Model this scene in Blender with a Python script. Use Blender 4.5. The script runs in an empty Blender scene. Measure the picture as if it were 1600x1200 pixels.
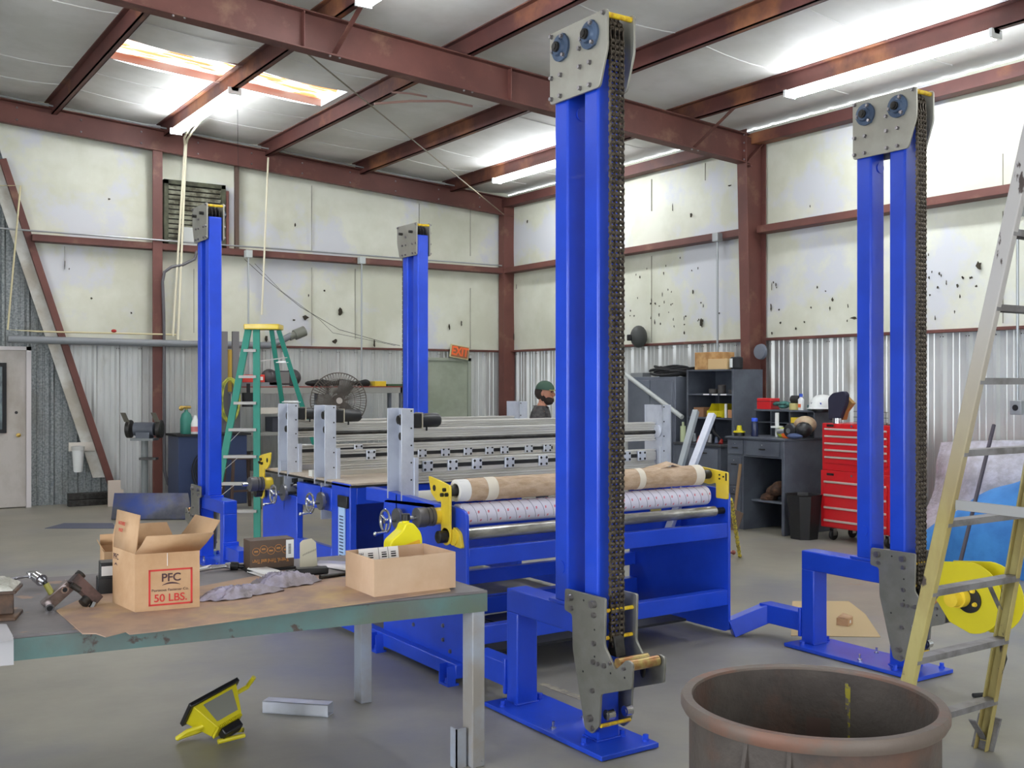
import bpy, bmesh, math, random
from mathutils import Vector, Matrix, noise
random.seed(7)
S = bpy.context.scene
COL = bpy.context.scene.collection
PI = math.pi
# ---------------------------------------------------------------- survey: turns a sighted point into a place on a known plane
TH = math.radians(33.7); ST, CT = math.sin(TH), math.cos(TH); F = 1650.0; EYE = 1.65
def _r(px, py):
    t = (px - 800) / F
    return ST + t * CT, CT - t * ST, (600 - py) / F
def atX(px, py, X):
    a, b, c = _r(px, py); D = X / a
    return Vector((X, D * b, EYE + D * c))
def atY(px, py, Y):
    a, b, c = _r(px, py); D = Y / b
    return Vector((D * a, Y, EYE + D * c))
def atZ(px, py, Z=0.0):
    a, b, c = _r(px, py); D = (Z - EYE) / c
    return Vector((D * a, D * b, Z))
def atD(px, py, D):
    a, b, c = _r(px, py)
    return Vector((D * a, D * b, EYE + D * c))
# ---------------------------------------------------------------- materials
def lin(c):
    return tuple(((v / 255) / 12.92 if v / 255 <= .04045 else ((v / 255 + .055) / 1.055) ** 2.4) for v in c[:3]) + (1,)
MATS = {}
def mat(name, col, rough=.5, metal=0.0, col2=None, scale=4, lo=.4, hi=.6, bump=0, bscale=30, stretch=(1, 1, 1),
        speck=None, coat=0, emit=None, estr=0, alpha=1, trans=0, spec=.5, detail=6, zgrad=None, col3=None, scale3=2, lo3=.5, hi3=.7):
    if name in MATS: return MATS[name]
    m = bpy.data.materials.new(name); m.use_nodes = True; MATS[name] = m
    nt = m.node_tree; N = nt.nodes; L = nt.links
    b = N['Principled BSDF']
    b.inputs['Base Color'].default_value = lin(col); b.inputs['Roughness'].default_value = rough
    b.inputs['Metallic'].default_value = metal; b.inputs['Coat Weight'].default_value = coat
    b.inputs['Specular IOR Level'].default_value = spec
    b.inputs['Transmission Weight'].default_value = trans; b.inputs['Alpha'].default_value = alpha
    if emit: b.inputs['Emission Color'].default_value = lin(emit); b.inputs['Emission Strength'].default_value = estr
    tc = mp = None
    if col2 or bump or speck or col3:
        tc = N.new('ShaderNodeTexCoord'); mp = N.new('ShaderNodeMapping'); mp.inputs['Scale'].default_value = stretch
        L.new(tc.outputs['Object'], mp.inputs['Vector'])
    cur = None
    def layer(cur, cc, sc, lo, hi, kind='noise'):
        if kind == 'noise':
            n = N.new('ShaderNodeTexNoise'); n.inputs['Scale'].default_value = sc; n.inputs['Detail'].default_value = detail
            n.inputs['Roughness'].default_value = .6; out = n.outputs['Fac']
        else:
            n = N.new('ShaderNodeTexVoronoi'); n.inputs['Scale'].default_value = sc; out = n.outputs['Distance']
        L.new(mp.outputs['Vector'], n.inputs['Vector'])
        r = N.new('ShaderNodeMapRange'); r.inputs['From Min'].default_value = lo; r.inputs['From Max'].default_value = hi
        L.new(out, r.inputs['Value'])
        x = N.new('ShaderNodeMix'); x.data_type = 'RGBA'; x.inputs[7].default_value = lin(cc)
        if cur is None: x.inputs[6].default_value = lin(col)
        else: L.new(cur, x.inputs[6])
        L.new(r.outputs['Result'], x.inputs[0])
        return x.outputs[2]
    if col2: cur = layer(cur, col2, scale, lo, hi)
    if col3: cur = layer(cur, col3, scale3, lo3, hi3)
    if zgrad:
        if not tc:
            tc = N.new('ShaderNodeTexCoord')
        sp = N.new('ShaderNodeSeparateXYZ'); L.new(tc.outputs['Object'], sp.inputs[0]); r = N.new('ShaderNodeMapRange'); r.inputs['From Min'].default_value = zgrad[1]; r.inputs['From Max'].default_value = zgrad[2]
        L.new(sp.outputs[2], r.inputs['Value']); x = N.new('ShaderNodeMix'); x.data_type = 'RGBA'; x.inputs[6].default_value = lin(col); x.inputs[7].default_value = lin(zgrad[0])
        if cur is not None: L.new(cur, x.inputs[6])
        L.new(r.outputs['Result'], x.inputs[0]); cur = x.outputs[2]
    if speck: cur = layer(cur, speck[0], speck[1], speck[2], speck[3], speck[4] if len(speck) > 4 else 'noise')
    if cur is not None: L.new(cur, b.inputs['Base Color'])
    if bump:
        n = N.new('ShaderNodeTexNoise'); n.inputs['Scale'].default_value = bscale; n.inputs['Detail'].default_value = 4
        L.new(mp.outputs['Vector'], n.inputs['Vector'])
        bm_ = N.new('ShaderNodeBump'); bm_.inputs['Strength'].default_value = bump; bm_.inputs['Distance'].default_value = .02
        L.new(n.outputs['Fac'], bm_.inputs['Height']); L.new(bm_.outputs['Normal'], b.inputs['Normal'])
    return m
BLUE = mat('blue_gloss_enamel', (32, 74, 208), .32, col2=(28, 68, 196), scale=3, coat=.25, spec=.45)
STEEL = mat('bare_steel_plate', (168, 166, 156), .42, .55, col2=(158, 155, 144), scale=5)
STEELD = mat('dark_steel', (70, 68, 66), .45, .7, col2=(46, 44, 42), scale=14)
CHAIN = mat('oiled_chain_steel', (112, 102, 90), .42, .55, col2=(66, 58, 50), scale=60)
BOLT = mat('zinc_bolt', (150, 146, 148), .3, .9)
CHROME = mat('polished_steel', (205, 205, 208), .18, 1.0)
BEARB = mat('blue_grey_bearing_casting', (78, 96, 122), .5, .2, col2=(60, 76, 100), scale=12)
YEL = mat('yellow_enamel', (235, 205, 60), .35, coat=.3, col2=(222, 190, 50), scale=5)
YELP = mat('yellow_spacer_paint', (240, 210, 40), .45, col2=(200, 150, 40), scale=30)
YELB = mat('bright_yellow_guard', (206, 192, 26), .42, coat=.15)
GOLD = mat('yellow_zinc_tube', (190, 172, 110), .3, .7, col2=(170, 120, 80), scale=18)
ALU = mat('clear_aluminium', (208, 212, 222), .38, .45, col2=(192, 196, 208), scale=6)
ALUX = mat('milled_aluminium_extrusion', (222, 220, 214), .4, .3, col2=(200, 197, 190), scale=2, stretch=(1, 8, 8))
BLACK = mat('black_plastic', (24, 24, 26), .4)
BLACKM = mat('matt_black', (30, 30, 32), .8)
RED_OX = mat('red_oxide_primer', (104, 62, 54), .6, col2=(90, 52, 46), scale=1.6, col3=(126, 92, 74), scale3=3, lo3=.58, hi3=.74)
RED_OX2 = mat('red_oxide_purlin', (98, 56, 50), .62, col2=(84, 48, 44), scale=2, col3=(150, 98, 64), scale3=.8, lo3=.52, hi3=.66)
VINYL = mat('white_vinyl_wall_insulation', (216, 217, 202), .55, col2=(202, 203, 184), scale=1.1, bump=.25, bscale=2.2,
            col3=(204, 206, 210), scale3=.9, lo3=.52, hi3=.6, speck=((70, 68, 60), 9, .76, .79))
VINYLC = mat('white_vinyl_roof_insulation', (232, 232, 228), .6, col2=(218, 218, 212), scale=1.1, bump=.2, bscale=1.6)
GALV = mat('spangled_galvanised_sheet', (146, 150, 150), .5, .35, col2=(112, 118, 120), scale=38, lo=.42, hi=.58, detail=3, col3=(112, 112, 108), scale3=1.2, lo3=.5, hi3=.75)
LINER = mat('white_painted_liner_sheet', (218, 220, 218), .3, .38, col2=(200, 202, 200), scale=1.5, stretch=(1, 1, .3), col3=(160, 152, 136), scale3=2.6, lo3=.6, hi3=.8)
GREYP = mat('grey_pvc_pipe', (128, 132, 136), .5)
CREAM = mat('cream_pvc_pipe', (222, 216, 190), .5)
CONDUIT = mat('galvanised_conduit', (168, 172, 174), .4, .6)
CARD = mat('corrugated_cardboard', (196, 160, 124), .8, col2=(184, 146, 108), scale=5, bump=.05, bscale=60)
CARDL = mat('pale_cardboard', (206, 176, 148), .8, col2=(196, 164, 134), scale=4)
PAPER = mat('kraft_wrapping_paper', (200, 174, 148), .7, col2=(180, 152, 122), scale=7, bump=.8, bscale=9, stretch=(1.2, 3, 3))
WHITE = mat('white_paper', (232, 230, 228), .7)
WHITEM = mat('white_enamel', (226, 228, 226), .4)
DGREY = mat('dark_grey_cabinet_enamel', (86, 92, 102), .5, col2=(72, 76, 86), scale=3)
DGREY2 = mat('mid_grey_cabinet_enamel', (108, 114, 124), .5, col2=(94, 100, 112), scale=2)
REDT = mat('red_toolbox_enamel', (200, 22, 30), .35, coat=.3)
WOODY = mat('weathered_yellow_fibreglass', (176, 164, 104), .6, col2=(150, 132, 80), scale=3, stretch=(1, 1, .4), zgrad=((180, 176, 174), 1.1, 2.0), speck=((70, 58, 54), 11, .63, .66))
LADW = mat('weathered_grey_fibreglass', (190, 186, 184), .6, col2=(170, 168, 166), scale=4)
GREENL = mat('green_fibreglass', (32, 132, 112), .5)
ALUR = mat('dull_aluminium_rung', (140, 138, 140), .5, .4, col2=(112, 108, 108), scale=9)
RUSTY = mat('rusty_steel_ring', (88, 80, 74), .7, .15, col2=(68, 60, 56), scale=3, col3=(98, 72, 60), scale3=3.4, lo3=.5, hi3=.7, bump=.2, bscale=40)
GLASS = mat('grimy_glass', (120, 134, 136), .25, 0, col2=(70, 80, 84), scale=3, spec=.6)
BLUEB = mat('dark_blue_cabinet', (44, 58, 92), .5)
# ---------------------------------------------------------------- mesh builder
WM = {}
SPLIT = set('anchor_stud levelling_bolt weld_bead plug_disc flange_bolt plate_bolt bearing_bolt carriage_bolt plate_hole sprocket hub_bolt tie_rod frame_bolt warning_label arm_bolt screw_hole socket_screw bolt tear gusset shelf_label rack_post cross_pin collar bore label_print flange_brace hub eye_shield caster_fork step_brace stand_tube paint_run guard_plate'.split())
class MB:
    def __init__(s, M=None): s.bm = bmesh.new(); s.M = M
    def _fin(s, vs):
        if s.M is not None:
            for v in vs: v.co = s.M @ v.co
    def box(s, x0, x1, y0, y1, z0, z1, T=None):
        vs = [s.bm.verts.new(Vector((x, y, z)) if T is None else T @ Vector((x, y, z))) for x in (x0, x1) for y in (y0, y1) for z in (z0, z1)]
        for f in ((0, 1, 3, 2), (4, 6, 7, 5), (0, 4, 5, 1), (2, 3, 7, 6), (0, 2, 6, 4), (1, 5, 7, 3)): s.bm.faces.new([vs[i] for i in f])
        s._fin(vs); return s
    def _frame(s, p, q, up=None):
        p, q = Vector(p), Vector(q); d = (q - p).normalized()
        up = Vector(up) if up is not None else (Vector((0, 0, 1)) if abs(d.z) < .95 else Vector((1, 0, 0)))
        a = d.cross(up).normalized(); b = a.cross(d).normalized()
        return p, q, a, b
    def beam(s, p, q, w, h, up=None):
        p, q, a, b = s._frame(p, q, up)
        vs = [s.bm.verts.new(c + a * (w / 2 * i) + b * (h / 2 * j)) for c in (p, q) for i in (-1, 1) for j in (-1, 1)]
        for f in ((0, 1, 3, 2), (4, 6, 7, 5), (0, 4, 5, 1), (2, 3, 7, 6), (0, 2, 6, 4), (1, 5, 7, 3)): s.bm.faces.new([vs[i] for i in f])
        s._fin(vs); return s
    def cyl(s, p, q, r, seg=16, r2=None, cap=True):
        p, q, a, b = s._frame(p, q); r2 = r if r2 is None else r2
        A = [s.bm.verts.new(p + (a * math.cos(t) + b * math.sin(t)) * r) for t in [2 * PI * i / seg for i in range(seg)]]
        B = [s.bm.verts.new(q + (a * math.cos(t) + b * math.sin(t)) * r2) for t in [2 * PI * i / seg for i in range(seg)]]
        for i in range(seg): s.bm.faces.new((A[i], A[(i + 1) % seg], B[(i + 1) % seg], B[i]))
        if cap: s.bm.faces.new(A[::-1]); s.bm.faces.new(B)
        s._fin(A + B); return s
    def prism(s, pts, ax, a0, a1):
        def P(u, v, w): return Vector((w, u, v)) if ax == 'x' else Vector((u, w, v)) if ax == 'y' else Vector((u, v, w))
        A = [s.bm.verts.new(P(u, v, a0)) for u, v in pts]; B = [s.bm.verts.new(P(u, v, a1)) for u, v in pts]; n = len(pts)
        for i in range(n): s.bm.faces.new((A[i], A[(i + 1) % n], B[(i + 1) % n], B[i]))
        s.bm.faces.new(A[::-1]); s.bm.faces.new(B)
        s._fin(A + B); return s
    def tube(s, pts, r, seg=8, closed=False):
        pts = [Vector(p) for p in pts]; n = len(pts); rings = []; prev = None
        for i, p in enumerate(pts):
            d = ((pts[(i + 1) % n] if (closed or i < n - 1) else p) - (pts[i - 1] if (closed or i > 0) else p)).normalized()
            if prev is None: prev = d.cross(Vector((0, 0, 1))) if abs(d.z) < .9 else d.cross(Vector((1, 0, 0)))
            a = (prev - d * prev.dot(d)).normalized(); prev = a; b = d.cross(a)
            rr = r[i] if isinstance(r, (list, tuple)) else r
            rings.append([s.bm.verts.new(p + (a * math.cos(2 * PI * k / seg) + b * math.sin(2 * PI * k / seg)) * rr) for k in range(seg)])
        for i in range(n if closed else n - 1):
            A, B = rings[i], rings[(i + 1) % n]
            for k in range(seg): s.bm.faces.new((A[k], A[(k + 1) % seg], B[(k + 1) % seg], B[k]))
        if not closed: s.bm.faces.new(rings[0][::-1]); s.bm.faces.new(rings[-1])
        for R_ in rings: s._fin(R_)
        return s
    def lathe(s, prof, c=(0, 0, 0), ax='z', seg=24, sc=(1, 1, 1), cap=True):
        rings = []; c = Vector(c)
        for r, h in prof:
            ring = []
            for k in range(seg):
                t = 2 * PI * k / seg; u, v = r * math.cos(t), r * math.sin(t)
                w = Vector((u, v, h)) if ax == 'z' else Vector((h, u, v)) if ax == 'x' else Vector((v, h, u))
                ring.append(s.bm.verts.new(c + Vector((w.x * sc[0], w.y * sc[1], w.z * sc[2]))))
            rings.append(ring)
        for A, B in zip(rings, rings[1:]):
            for k in range(seg): s.bm.faces.new((A[k], A[(k + 1) % seg], B[(k + 1) % seg], B[k]))
        if cap and prof[0][0] > 1e-5: s.bm.faces.new(rings[0][::-1])
        if cap and prof[-1][0] > 1e-5: s.bm.faces.new(rings[-1])
        if not cap and len(rings) > 2:
            for k in range(seg): s.bm.faces.new((rings[-1][k], rings[-1][(k + 1) % seg], rings[0][(k + 1) % seg], rings[0][k]))
        for R_ in rings: s._fin(R_)
        return s
    def ball(s, c, r, sc=(1, 1, 1), seg=16, lo=-90, hi=90, rings=10, T=None):
        prof = []
        for i in range(rings + 1):
            a = math.radians(lo + (hi - lo) * i / rings); prof.append((max(r * math.cos(a), 1e-6), r * math.sin(a)))
        if T is None: return s.lathe(prof, c, 'z', seg, sc)
        m0 = s.M; s.M = (m0 or Matrix()) @ Matrix.Translation(Vector(c)) @ T
        s.lathe(prof, (0, 0, 0), 'z', seg, sc); s.M = m0; return s
    def clusters(s):
        """separate pieces, touching ones kept together"""
        bm = s.bm; bm.verts.index_update(); seen = set(); isl = []
        for v in bm.verts:
            if v.index in seen: continue
            st = [v]; seen.add(v.index); g = []
            while st:
                a = st.pop(); g.append(a)
                for e in a.link_edges:
                    b = e.other_vert(a)
                    if b.index not in seen: seen.add(b.index); st.append(b)
            lo = [min(q.co[i] for q in g) for i in range(3)]; hi = [max(q.co[i] for q in g) for i in range(3)]; isl.append([g, lo, hi])
        ch = True
        while ch:
            ch = False
            for i in range(len(isl)):
                for j in range(len(isl) - 1, i, -1):
                    if all(isl[i][1][k] - .0015 <= isl[j][2][k] and isl[j][1][k] - .0015 <= isl[i][2][k] for k in range(3)):
                        isl[i] = [isl[i][0] + isl[j][0], [min(isl[i][1][k], isl[j][1][k]) for k in range(3)], [max(isl[i][2][k], isl[j][2][k]) for k in range(3)]]; del isl[j]; ch = True
        out = []
        for g, lo, hi in isl:
            n = MB(); mp = {v: n.bm.verts.new(v.co) for v in g}
            fs = {f for v in g for f in v.link_faces}
            for f in fs: n.bm.faces.new([mp[v] for v in f.verts])
            out.append(n)
        return out
    def hexbolt(s, p, d, r=.012, h=.012):
        p = Vector(p); d = Vector(d).normalized(); s.cyl(p, p + d * h * .35, r * 1.25, 12); return s.cyl(p + d * h * .3, p + d * h, r, 6)
    def quad(s, *ps):
        vs = [s.bm.verts.new(Vector(p)) for p in ps]; s.bm.faces.new(vs); s._fin(vs); return s
    def build(s, name, m, parent=None, bevel=0, sub=0, solid=0, smooth=True, seg=2, whole=False):
        if parent is not None and name in SPLIT and not whole:
            cl = s.clusters()
            if len(cl) > 1:
                for c in cl[:-1]: c.build(name, m, parent, bevel, sub, solid, smooth, seg, True)
                return cl[-1].build(name, m, parent, bevel, sub, solid, smooth, seg, True)
        me = bpy.data.meshes.new(name)
        if parent is not None: s.bm.transform(WM[parent.name].inverted())
        bmesh.ops.remove_doubles(s.bm, verts=s.bm.verts, dist=1e-6)
        bmesh.ops.recalc_face_normals(s.bm, faces=s.bm.faces)
        s.bm.to_mesh(me); s.bm.free()
        o = bpy.data.objects.new(name, me); COL.objects.link(o); me.materials.append(m)
        if smooth and len(me.polygons):
            me.polygons.foreach_set('use_smooth', [True] * len(me.polygons))
            if not sub: me.set_sharp_from_angle(angle=math.radians(38))
        if parent is not None: o.parent = parent; WM[o.name] = WM[parent.name].copy()
        else: WM[o.name] = Matrix()
        if solid:
            md = o.modifiers.new('solid', 'SOLIDIFY'); md.thickness = solid; md.offset = 0
        if bevel:
            md = o.modifiers.new('bevel', 'BEVEL'); md.width = bevel; md.segments = seg; md.limit_method = 'ANGLE'; md.angle_limit = math.radians(40)
        if sub:
            md = o.modifiers.new('sub', 'SUBSURF'); md.levels = sub; md.render_levels = sub
        return o
def tag(o, label=None, cat=None, group=None, kind=None):
    if label: o['label'] = label
    if cat: o['category'] = cat
    if group: o['group'] = group
    if kind: o['kind'] = kind
    return o
def thing(name, label, cat, loc=(0, 0, 0), rz=0, group=None):
    o = bpy.data.objects.new(name, None); COL.objects.link(o); o.empty_display_size = .1
    o.location = loc; o.rotation_euler = (0, 0, rz)
    WM[o.name] = Matrix.Translation(Vector(loc)) @ Matrix.Rotation(rz, 4, 'Z')
    return tag(o, label, cat, group)
def recentre(o):
    """give a single-mesh thing its own origin at its base"""
    me = o.data; xs = [v.co for v in me.vertices]
    c = Vector((sum(v.x for v in xs) / len(xs), sum(v.y for v in xs) / len(xs), min(v.z for v in xs)))
    me.transform(Matrix.Translation(-c)); o.location = c; WM[o.name] = Matrix.Translation(c)
    return o
def solo(mb, name, m, label, cat, group=None, **k):
    o = mb.build(name, m, None, **k); recentre(o); return tag(o, label, cat, group)
def struct(mb, name, m, **k):
    return tag(mb.build(name, m, None, **k), kind='structure')
def absorb(o, e):
    """print on a surface: joins mesh e into o with its own material"""
    b = bmesh.new(); b.from_mesh(o.data); n0 = len(b.faces); b.from_mesh(e.data); b.faces.ensure_lookup_table(); o.data.materials.append(e.data.materials[0]); k = len(o.data.materials) - 1
    for f in b.faces[n0:]: f.material_index = k
    b.to_mesh(o.data); b.free(); bpy.data.objects.remove(e)
def copy_tree(o, parent=None):
    c = o.copy(); COL.objects.link(c)
    if parent is not None: c.parent = parent
    for ch in [x for x in list(bpy.data.objects) if x.parent == o]: copy_tree(ch, c)
    return c
def text(s, size, m, parent, M, name='lettering', ext=.0006, align='CENTER', xs=1, off=0):
    cu = bpy.data.curves.new(name, 'FONT'); cu.body = s; cu.size = size; cu.extrude = ext; cu.align_x = align; cu.align_y = 'CENTER'; cu.offset = off
    tmp = bpy.data.objects.new('tmp_text', cu); COL.objects.link(tmp); dg = bpy.context.evaluated_depsgraph_get()
    me = bpy.data.meshes.new_from_object(tmp.evaluated_get(dg)); bpy.data.objects.remove(tmp); bpy.data.curves.remove(cu)
    me.name = name; me.materials.clear(); me.materials.append(m)
    o = bpy.data.objects.new(name, me); COL.objects.link(o); o.parent = parent
    me.transform(WM[parent.name].inverted() @ M @ Matrix.Diagonal((xs, 1, 1, 1))); WM[o.name] = WM[parent.name].copy(); return o
def facing(loc, rz=0, tilt=PI / 2, roll=0):
    """text frame: baseline along local X, standing up, turned by rz"""
    return Matrix.Translation(Vector(loc)) @ Matrix.Rotation(rz, 4, 'Z') @ Matrix.Rotation(tilt, 4, 'X') @ Matrix.Rotation(roll, 4, 'Z')
def rpoly(pts, r, n=4):
    """rounded polygon"""
    out = []; N = len(pts)
    for i in range(N):
        p = Vector(pts[i]); a = Vector(pts[i - 1]) - p; b = Vector(pts[(i + 1) % N]) - p
        rr = min(r, a.length * .45, b.length * .45); A = p + a.normalized() * rr; B = p + b.normalized() * rr
        for k in range(n + 1):
            t = k / n; q = A * (1 - t) ** 2 + p * 2 * t * (1 - t) + B * t * t; out.append((q.x, q.y))
    return out
# ================================================================ THE BUILDING
YB, XR, XL, YF = 15.5, 10.25, -8.0, -6.0
def roofz(x): return 4.97 + .067 * (10.25 - x) if x > -2 else 4.97 + .067 * 12.25 - .067 * (-2 - x)
# floor
FLOOR = mat('stained_workshop_concrete', (152, 148, 134), .42, col2=(128, 124, 114), scale=.9, lo=.35, hi=.7, bump=.06, bscale=12,
            col3=(122, 122, 128), scale3=.55, lo3=.5, hi3=.7, speck=((150, 122, 78), 1.3, .68, .76), detail=8)
struct(MB().box(XL - .2, XR + .2, YF - .2, YB + .2, -.12, 0), 'floor', FLOOR)
# skylight openings in the roof
PUR = [-4.75, -3.25, -1.75, -.25, 1.25, 2.73, 4.22, 5.72, 7.28, 8.93, 10.12]
holes = [(2.73, 4.22, 11.98, 12.8), (4.22, 5.55, 11.98, 12.8)]
def sag(x):
    for a, b in zip([XL] + PUR, PUR + [XR]):
        if a <= x <= b:
            t = (x - a) / (b - a); return -.05 * math.sin(PI * t) ** .7 if b - a > .5 else 0
    return 0
mb = MB(); ys = [YF, -2, 1, 4, 7, 9.46, 11.98, 12.8, YB]
xs = []
brk = sorted(set([XL, XR, 5.55] + PUR))
for a, b in zip(brk, brk[1:]):
    n = max(1, int((b - a) / .2))
    for k in range(n): xs.append(a + (b - a) * k / n)
xs.append(XR)
for a, b in zip(xs, xs[1:]):
    for c, d in zip(ys, ys[1:]):
        if any(h[0] - 1e-4 <= a and b <= h[1] + 1e-4 and c >= h[2] - 1e-4 and d <= h[3] + 1e-4 for h in holes): continue
        mb.quad((a, c, roofz(a) + sag(a)), (b, c, roofz(b) + sag(b)), (b, d, roofz(b) + sag(b)), (a, d, roofz(a) + sag(a)))
ceil = struct(mb, 'ceiling', VINYLC)
mb = MB()
for y in (7.9, 10.4, 11.3, 13.5, 14.4, 6.6, 5.3):
    pts = [(x, y + .02 * math.sin(x * 3 + y), roofz(x) + sag(x) - .002) for x in xs if 1.0 < x < 10.1]
    mb.tube(pts, .006, 5)
mb.build('seam', mat('seam_tape', (226, 226, 224), .6), ceil)
# corrugated translucent skylights
SKY = bpy.data.materials.new('translucent_roof_panel'); SKY.use_nodes = True
nt = SKY.node_tree; nt.nodes.clear(); N = nt.nodes.new; L = nt.links.new
out = N('ShaderNodeOutputMaterial'); tr = N('ShaderNodeBsdfTranslucent'); tp = N('ShaderNodeBsdfTransparent'); mx = N('ShaderNodeMixShader')
tc = N('ShaderNodeTexCoord'); mp = N('ShaderNodeMapping'); mp.inputs['Scale'].default_value = (1.2, 9, 1); nz = N('ShaderNodeTexNoise')
nz.inputs['Scale'].default_value = 2.2; nz.inputs['Detail'].default_value = 8; rp = N('ShaderNodeValToRGB')
rp.color_ramp.elements[0].position = .44; rp.color_ramp.elements[0].color = lin((206, 120, 74)); rp.color_ramp.elements[1].position = .56; rp.color_ramp.elements[1].color = lin((255, 246, 236))
L(tc.outputs['Object'], mp.inputs['Vector']); L(mp.outputs['Vector'], nz.inputs['Vector']); L(nz.outputs['Fac'], rp.inputs['Fac'])
L(rp.outputs['Color'], tr.inputs['Color']); L(rp.outputs['Color'], tp.inputs['Color']); mx.inputs[0].default_value = .45
L(tr.outputs[0], mx.inputs[1]); L(tp.outputs[0], mx.inputs[2]); L(mx.outputs[0], out.inputs[0])
for i, (a, b, c, d) in enumerate(holes):
    mb = MB(); n = 24
    for k in range(n):
        y0 = c + (d - c) * k / n; y1 = c + (d - c) * (k + 1) / n
        z0 = .06 + .016 * math.cos(k / n * 2 * PI * 6); z1 = .06 + .016 * math.cos((k + 1) / n * 2 * PI * 6)
        mb.quad((a, y0, roofz(a) + z0), (b, y0, roofz(b) + z0), (b, y1, roofz(b) + z1), (a, y1, roofz(a) + z1))
    w = struct(mb, 'window_%d' % (i + 1), SKY)
    fr = MB()
    for y in (c, d): fr.beam((a, y, roofz(a) + .02), (b, y, roofz(b) + .02), .02, .09)
    fr.build('window_frame', mat('skylight_edge', (150, 120, 110), .6), w)
# ---- walls
def ribs(x0, x1, pitch=.305, h=.036, sub=True):
    """trapezoid rib profile, list of (along, depth)"""
    pts = [(x0, 0)]; x = x0 + .06
    while x + pitch < x1:
        pts += [(x, 0), (x + .025, h), (x + .055, h), (x + .08, 0)]
        if sub: pts += [(x + .15, 0), (x + .157, .008), (x + .172, .008), (x + .18, 0), (x + .225, 0), (x + .232, .008), (x + .247, .008), (x + .255, 0)]
        x += pitch
    pts.append((x1, 0)); return pts
def ribwall(mb, prof, axis, pos, sgn, zf0, zf1):
    for (u0, d0), (u1, d1) in zip(prof, prof[1:]):
        if axis == 'x':
            P = lambda u, d, z: (u, pos + sgn * d, z)
        else:
            P = lambda u, d, z: (pos + sgn * d, u, z)
        mb.quad(P(u0, d0, zf0(u0)), P(u1, d1, zf0(u1)), P(u1, d1, zf1(u1)), P(u0, d0, zf1(u0)))
    return mb
BR = lambda z: 2.145 + (4.6 - z) * .3155      # x of the diagonal brace at height z
wb = struct(ribwall(MB(), ribs(XL, XR), 'x', YB, -1, lambda u: 0, lambda u: roofz(u) + .05), 'wall_back', GALV)
# liner panel right of the brace, its left edge follows the brace
prof = ribs(BR(2.22) + .02, 10.2)
mb = ribwall(MB(), prof, 'x', YB - .045, -1, lambda u: max(0, 0 if u > BR(0) else 4.6 - (u - 2.145) / .3155), lambda u: 2.22)
mb.build('liner_panel', LINER, wb)
mb = MB(); sc_ = MB()
for (u, d) in prof[::1]:
    if d > .03 and u > BR(0): sc_.ball((u, YB - .08, 2.15), .007, seg=6, rings=4)
sc_.build('screw', STEELD, wb)
# insulation facing, slightly billowed
def facing_sheet(axis, u0f, u1, z0, z1f, pos, sgn, n=40, mz=8, amp=.03):
    mb = MB(); g = {}
    for j in range(mz + 1):
        for i in range(n + 1):
            zt = j / mz; 
            u0 = u0f(zt); u = u0 + (u1 - u0) * i / n; z = z0 + (z1f(u) - z0) * zt
            if axis == 'x': u0 = BR(z) + .02; u = u0 + (u1 - u0) * i / n; z = z0 + (z1f(u) - z0) * zt
            d = amp * (math.sin(u * 4.1 + z) * .35 + math.sin(u * 1.7 - z * 1.3) * .5) * math.sin(PI * min(1, max(0, zt))) ** .5
            g[i, j] = mb.bm.verts.new((u, pos + sgn * d, z) if axis == 'x' else (pos + sgn * d, u, z))
    for j in range(mz):
        for i in range(n): mb.bm.faces.new((g[i, j], g[i + 1, j], g[i + 1, j + 1], g[i, j + 1]))
    return mb
for z0, z1f in ((2.23, lambda u: 3.6), (3.6, lambda u: roofz(u))):
    facing_sheet('x', lambda zt: 2.4, 10.2, z0, z1f, YB - .09, -1).build('insulation_facing', VINYL, wb)
# bare edge strip beside the brace
mb = MB(); y = YB - .1
mb.prism([(BR(4.6) - .2, 4.6), (BR(4.6) - .02, 4.6), (BR(.35) - .03, .35), (BR(.35) - .2, .35)], 'y', y - .012, y)
mb.build('edge_strip', mat('dirty_white_edge_strip', (206, 206, 200), .6, col2=(176, 170, 156), scale=2.4), wb)
struct(MB().beam((BR(4.62), YB - .17, 4.62), (BR(.02), YB - .17, .02), .06, .09, up=(1, 0, 0)), 'trim_1', RED_OX, bevel=.004)
# torn patches on the facing
TEAR = mat('torn_dark_hole', (52, 46, 34), .9); mb = MB()
def tear(px, py, w, h, seedv=0):
    c = atY(px, py, YB - .125); random.seed(seedv + px)
    pts = [(c.x + math.cos(a) * w * random.uniform(.3, 1), c.z + math.sin(a) * h * random.uniform(.4, 1)) for a in [i * PI / 4 for i in range(8)]]
    mb.prism(pts, 'y', c.y - .004, c.y)
for t_ in ((531, 488, .05, .11), (477, 496, .09, .05), (416, 529, .04, .07), (459, 500, .03, .02), (524, 533, .07, .06), (585, 537, .03, .08), (170, 311, .03, .02),
           (205, 489, .02, .025), (108, 420, .015, .02), (461, 352, .02, .05), (507, 454, .02, .02), (721, 505, .02, .06), (702, 511, .02, .06), (482, 462, .015, .03), (101, 415, .01, .09), (143, 466, .02, .02), (460, 580, .01, .01)): tear(*t_)
mb.build('tear', TEAR, wb)
mb = MB()
for px, y0, y1 in ((487, 300, 345), (487, 290, 392), (487, 418, 540), (655, 318, 350), (101, 385, 421), (735, 450, 545), (735, 300, 400), (303, 420, 520), (555, 420, 530)):
    a = atY(px, y0, YB - .118); b = atY(px, y1, YB - .118); mb.beam(a, (a.x, a.y, b.z), .012, .004)
mb.build('seam', mat('dirty_seam', (136, 132, 118), .8), wb)
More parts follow.
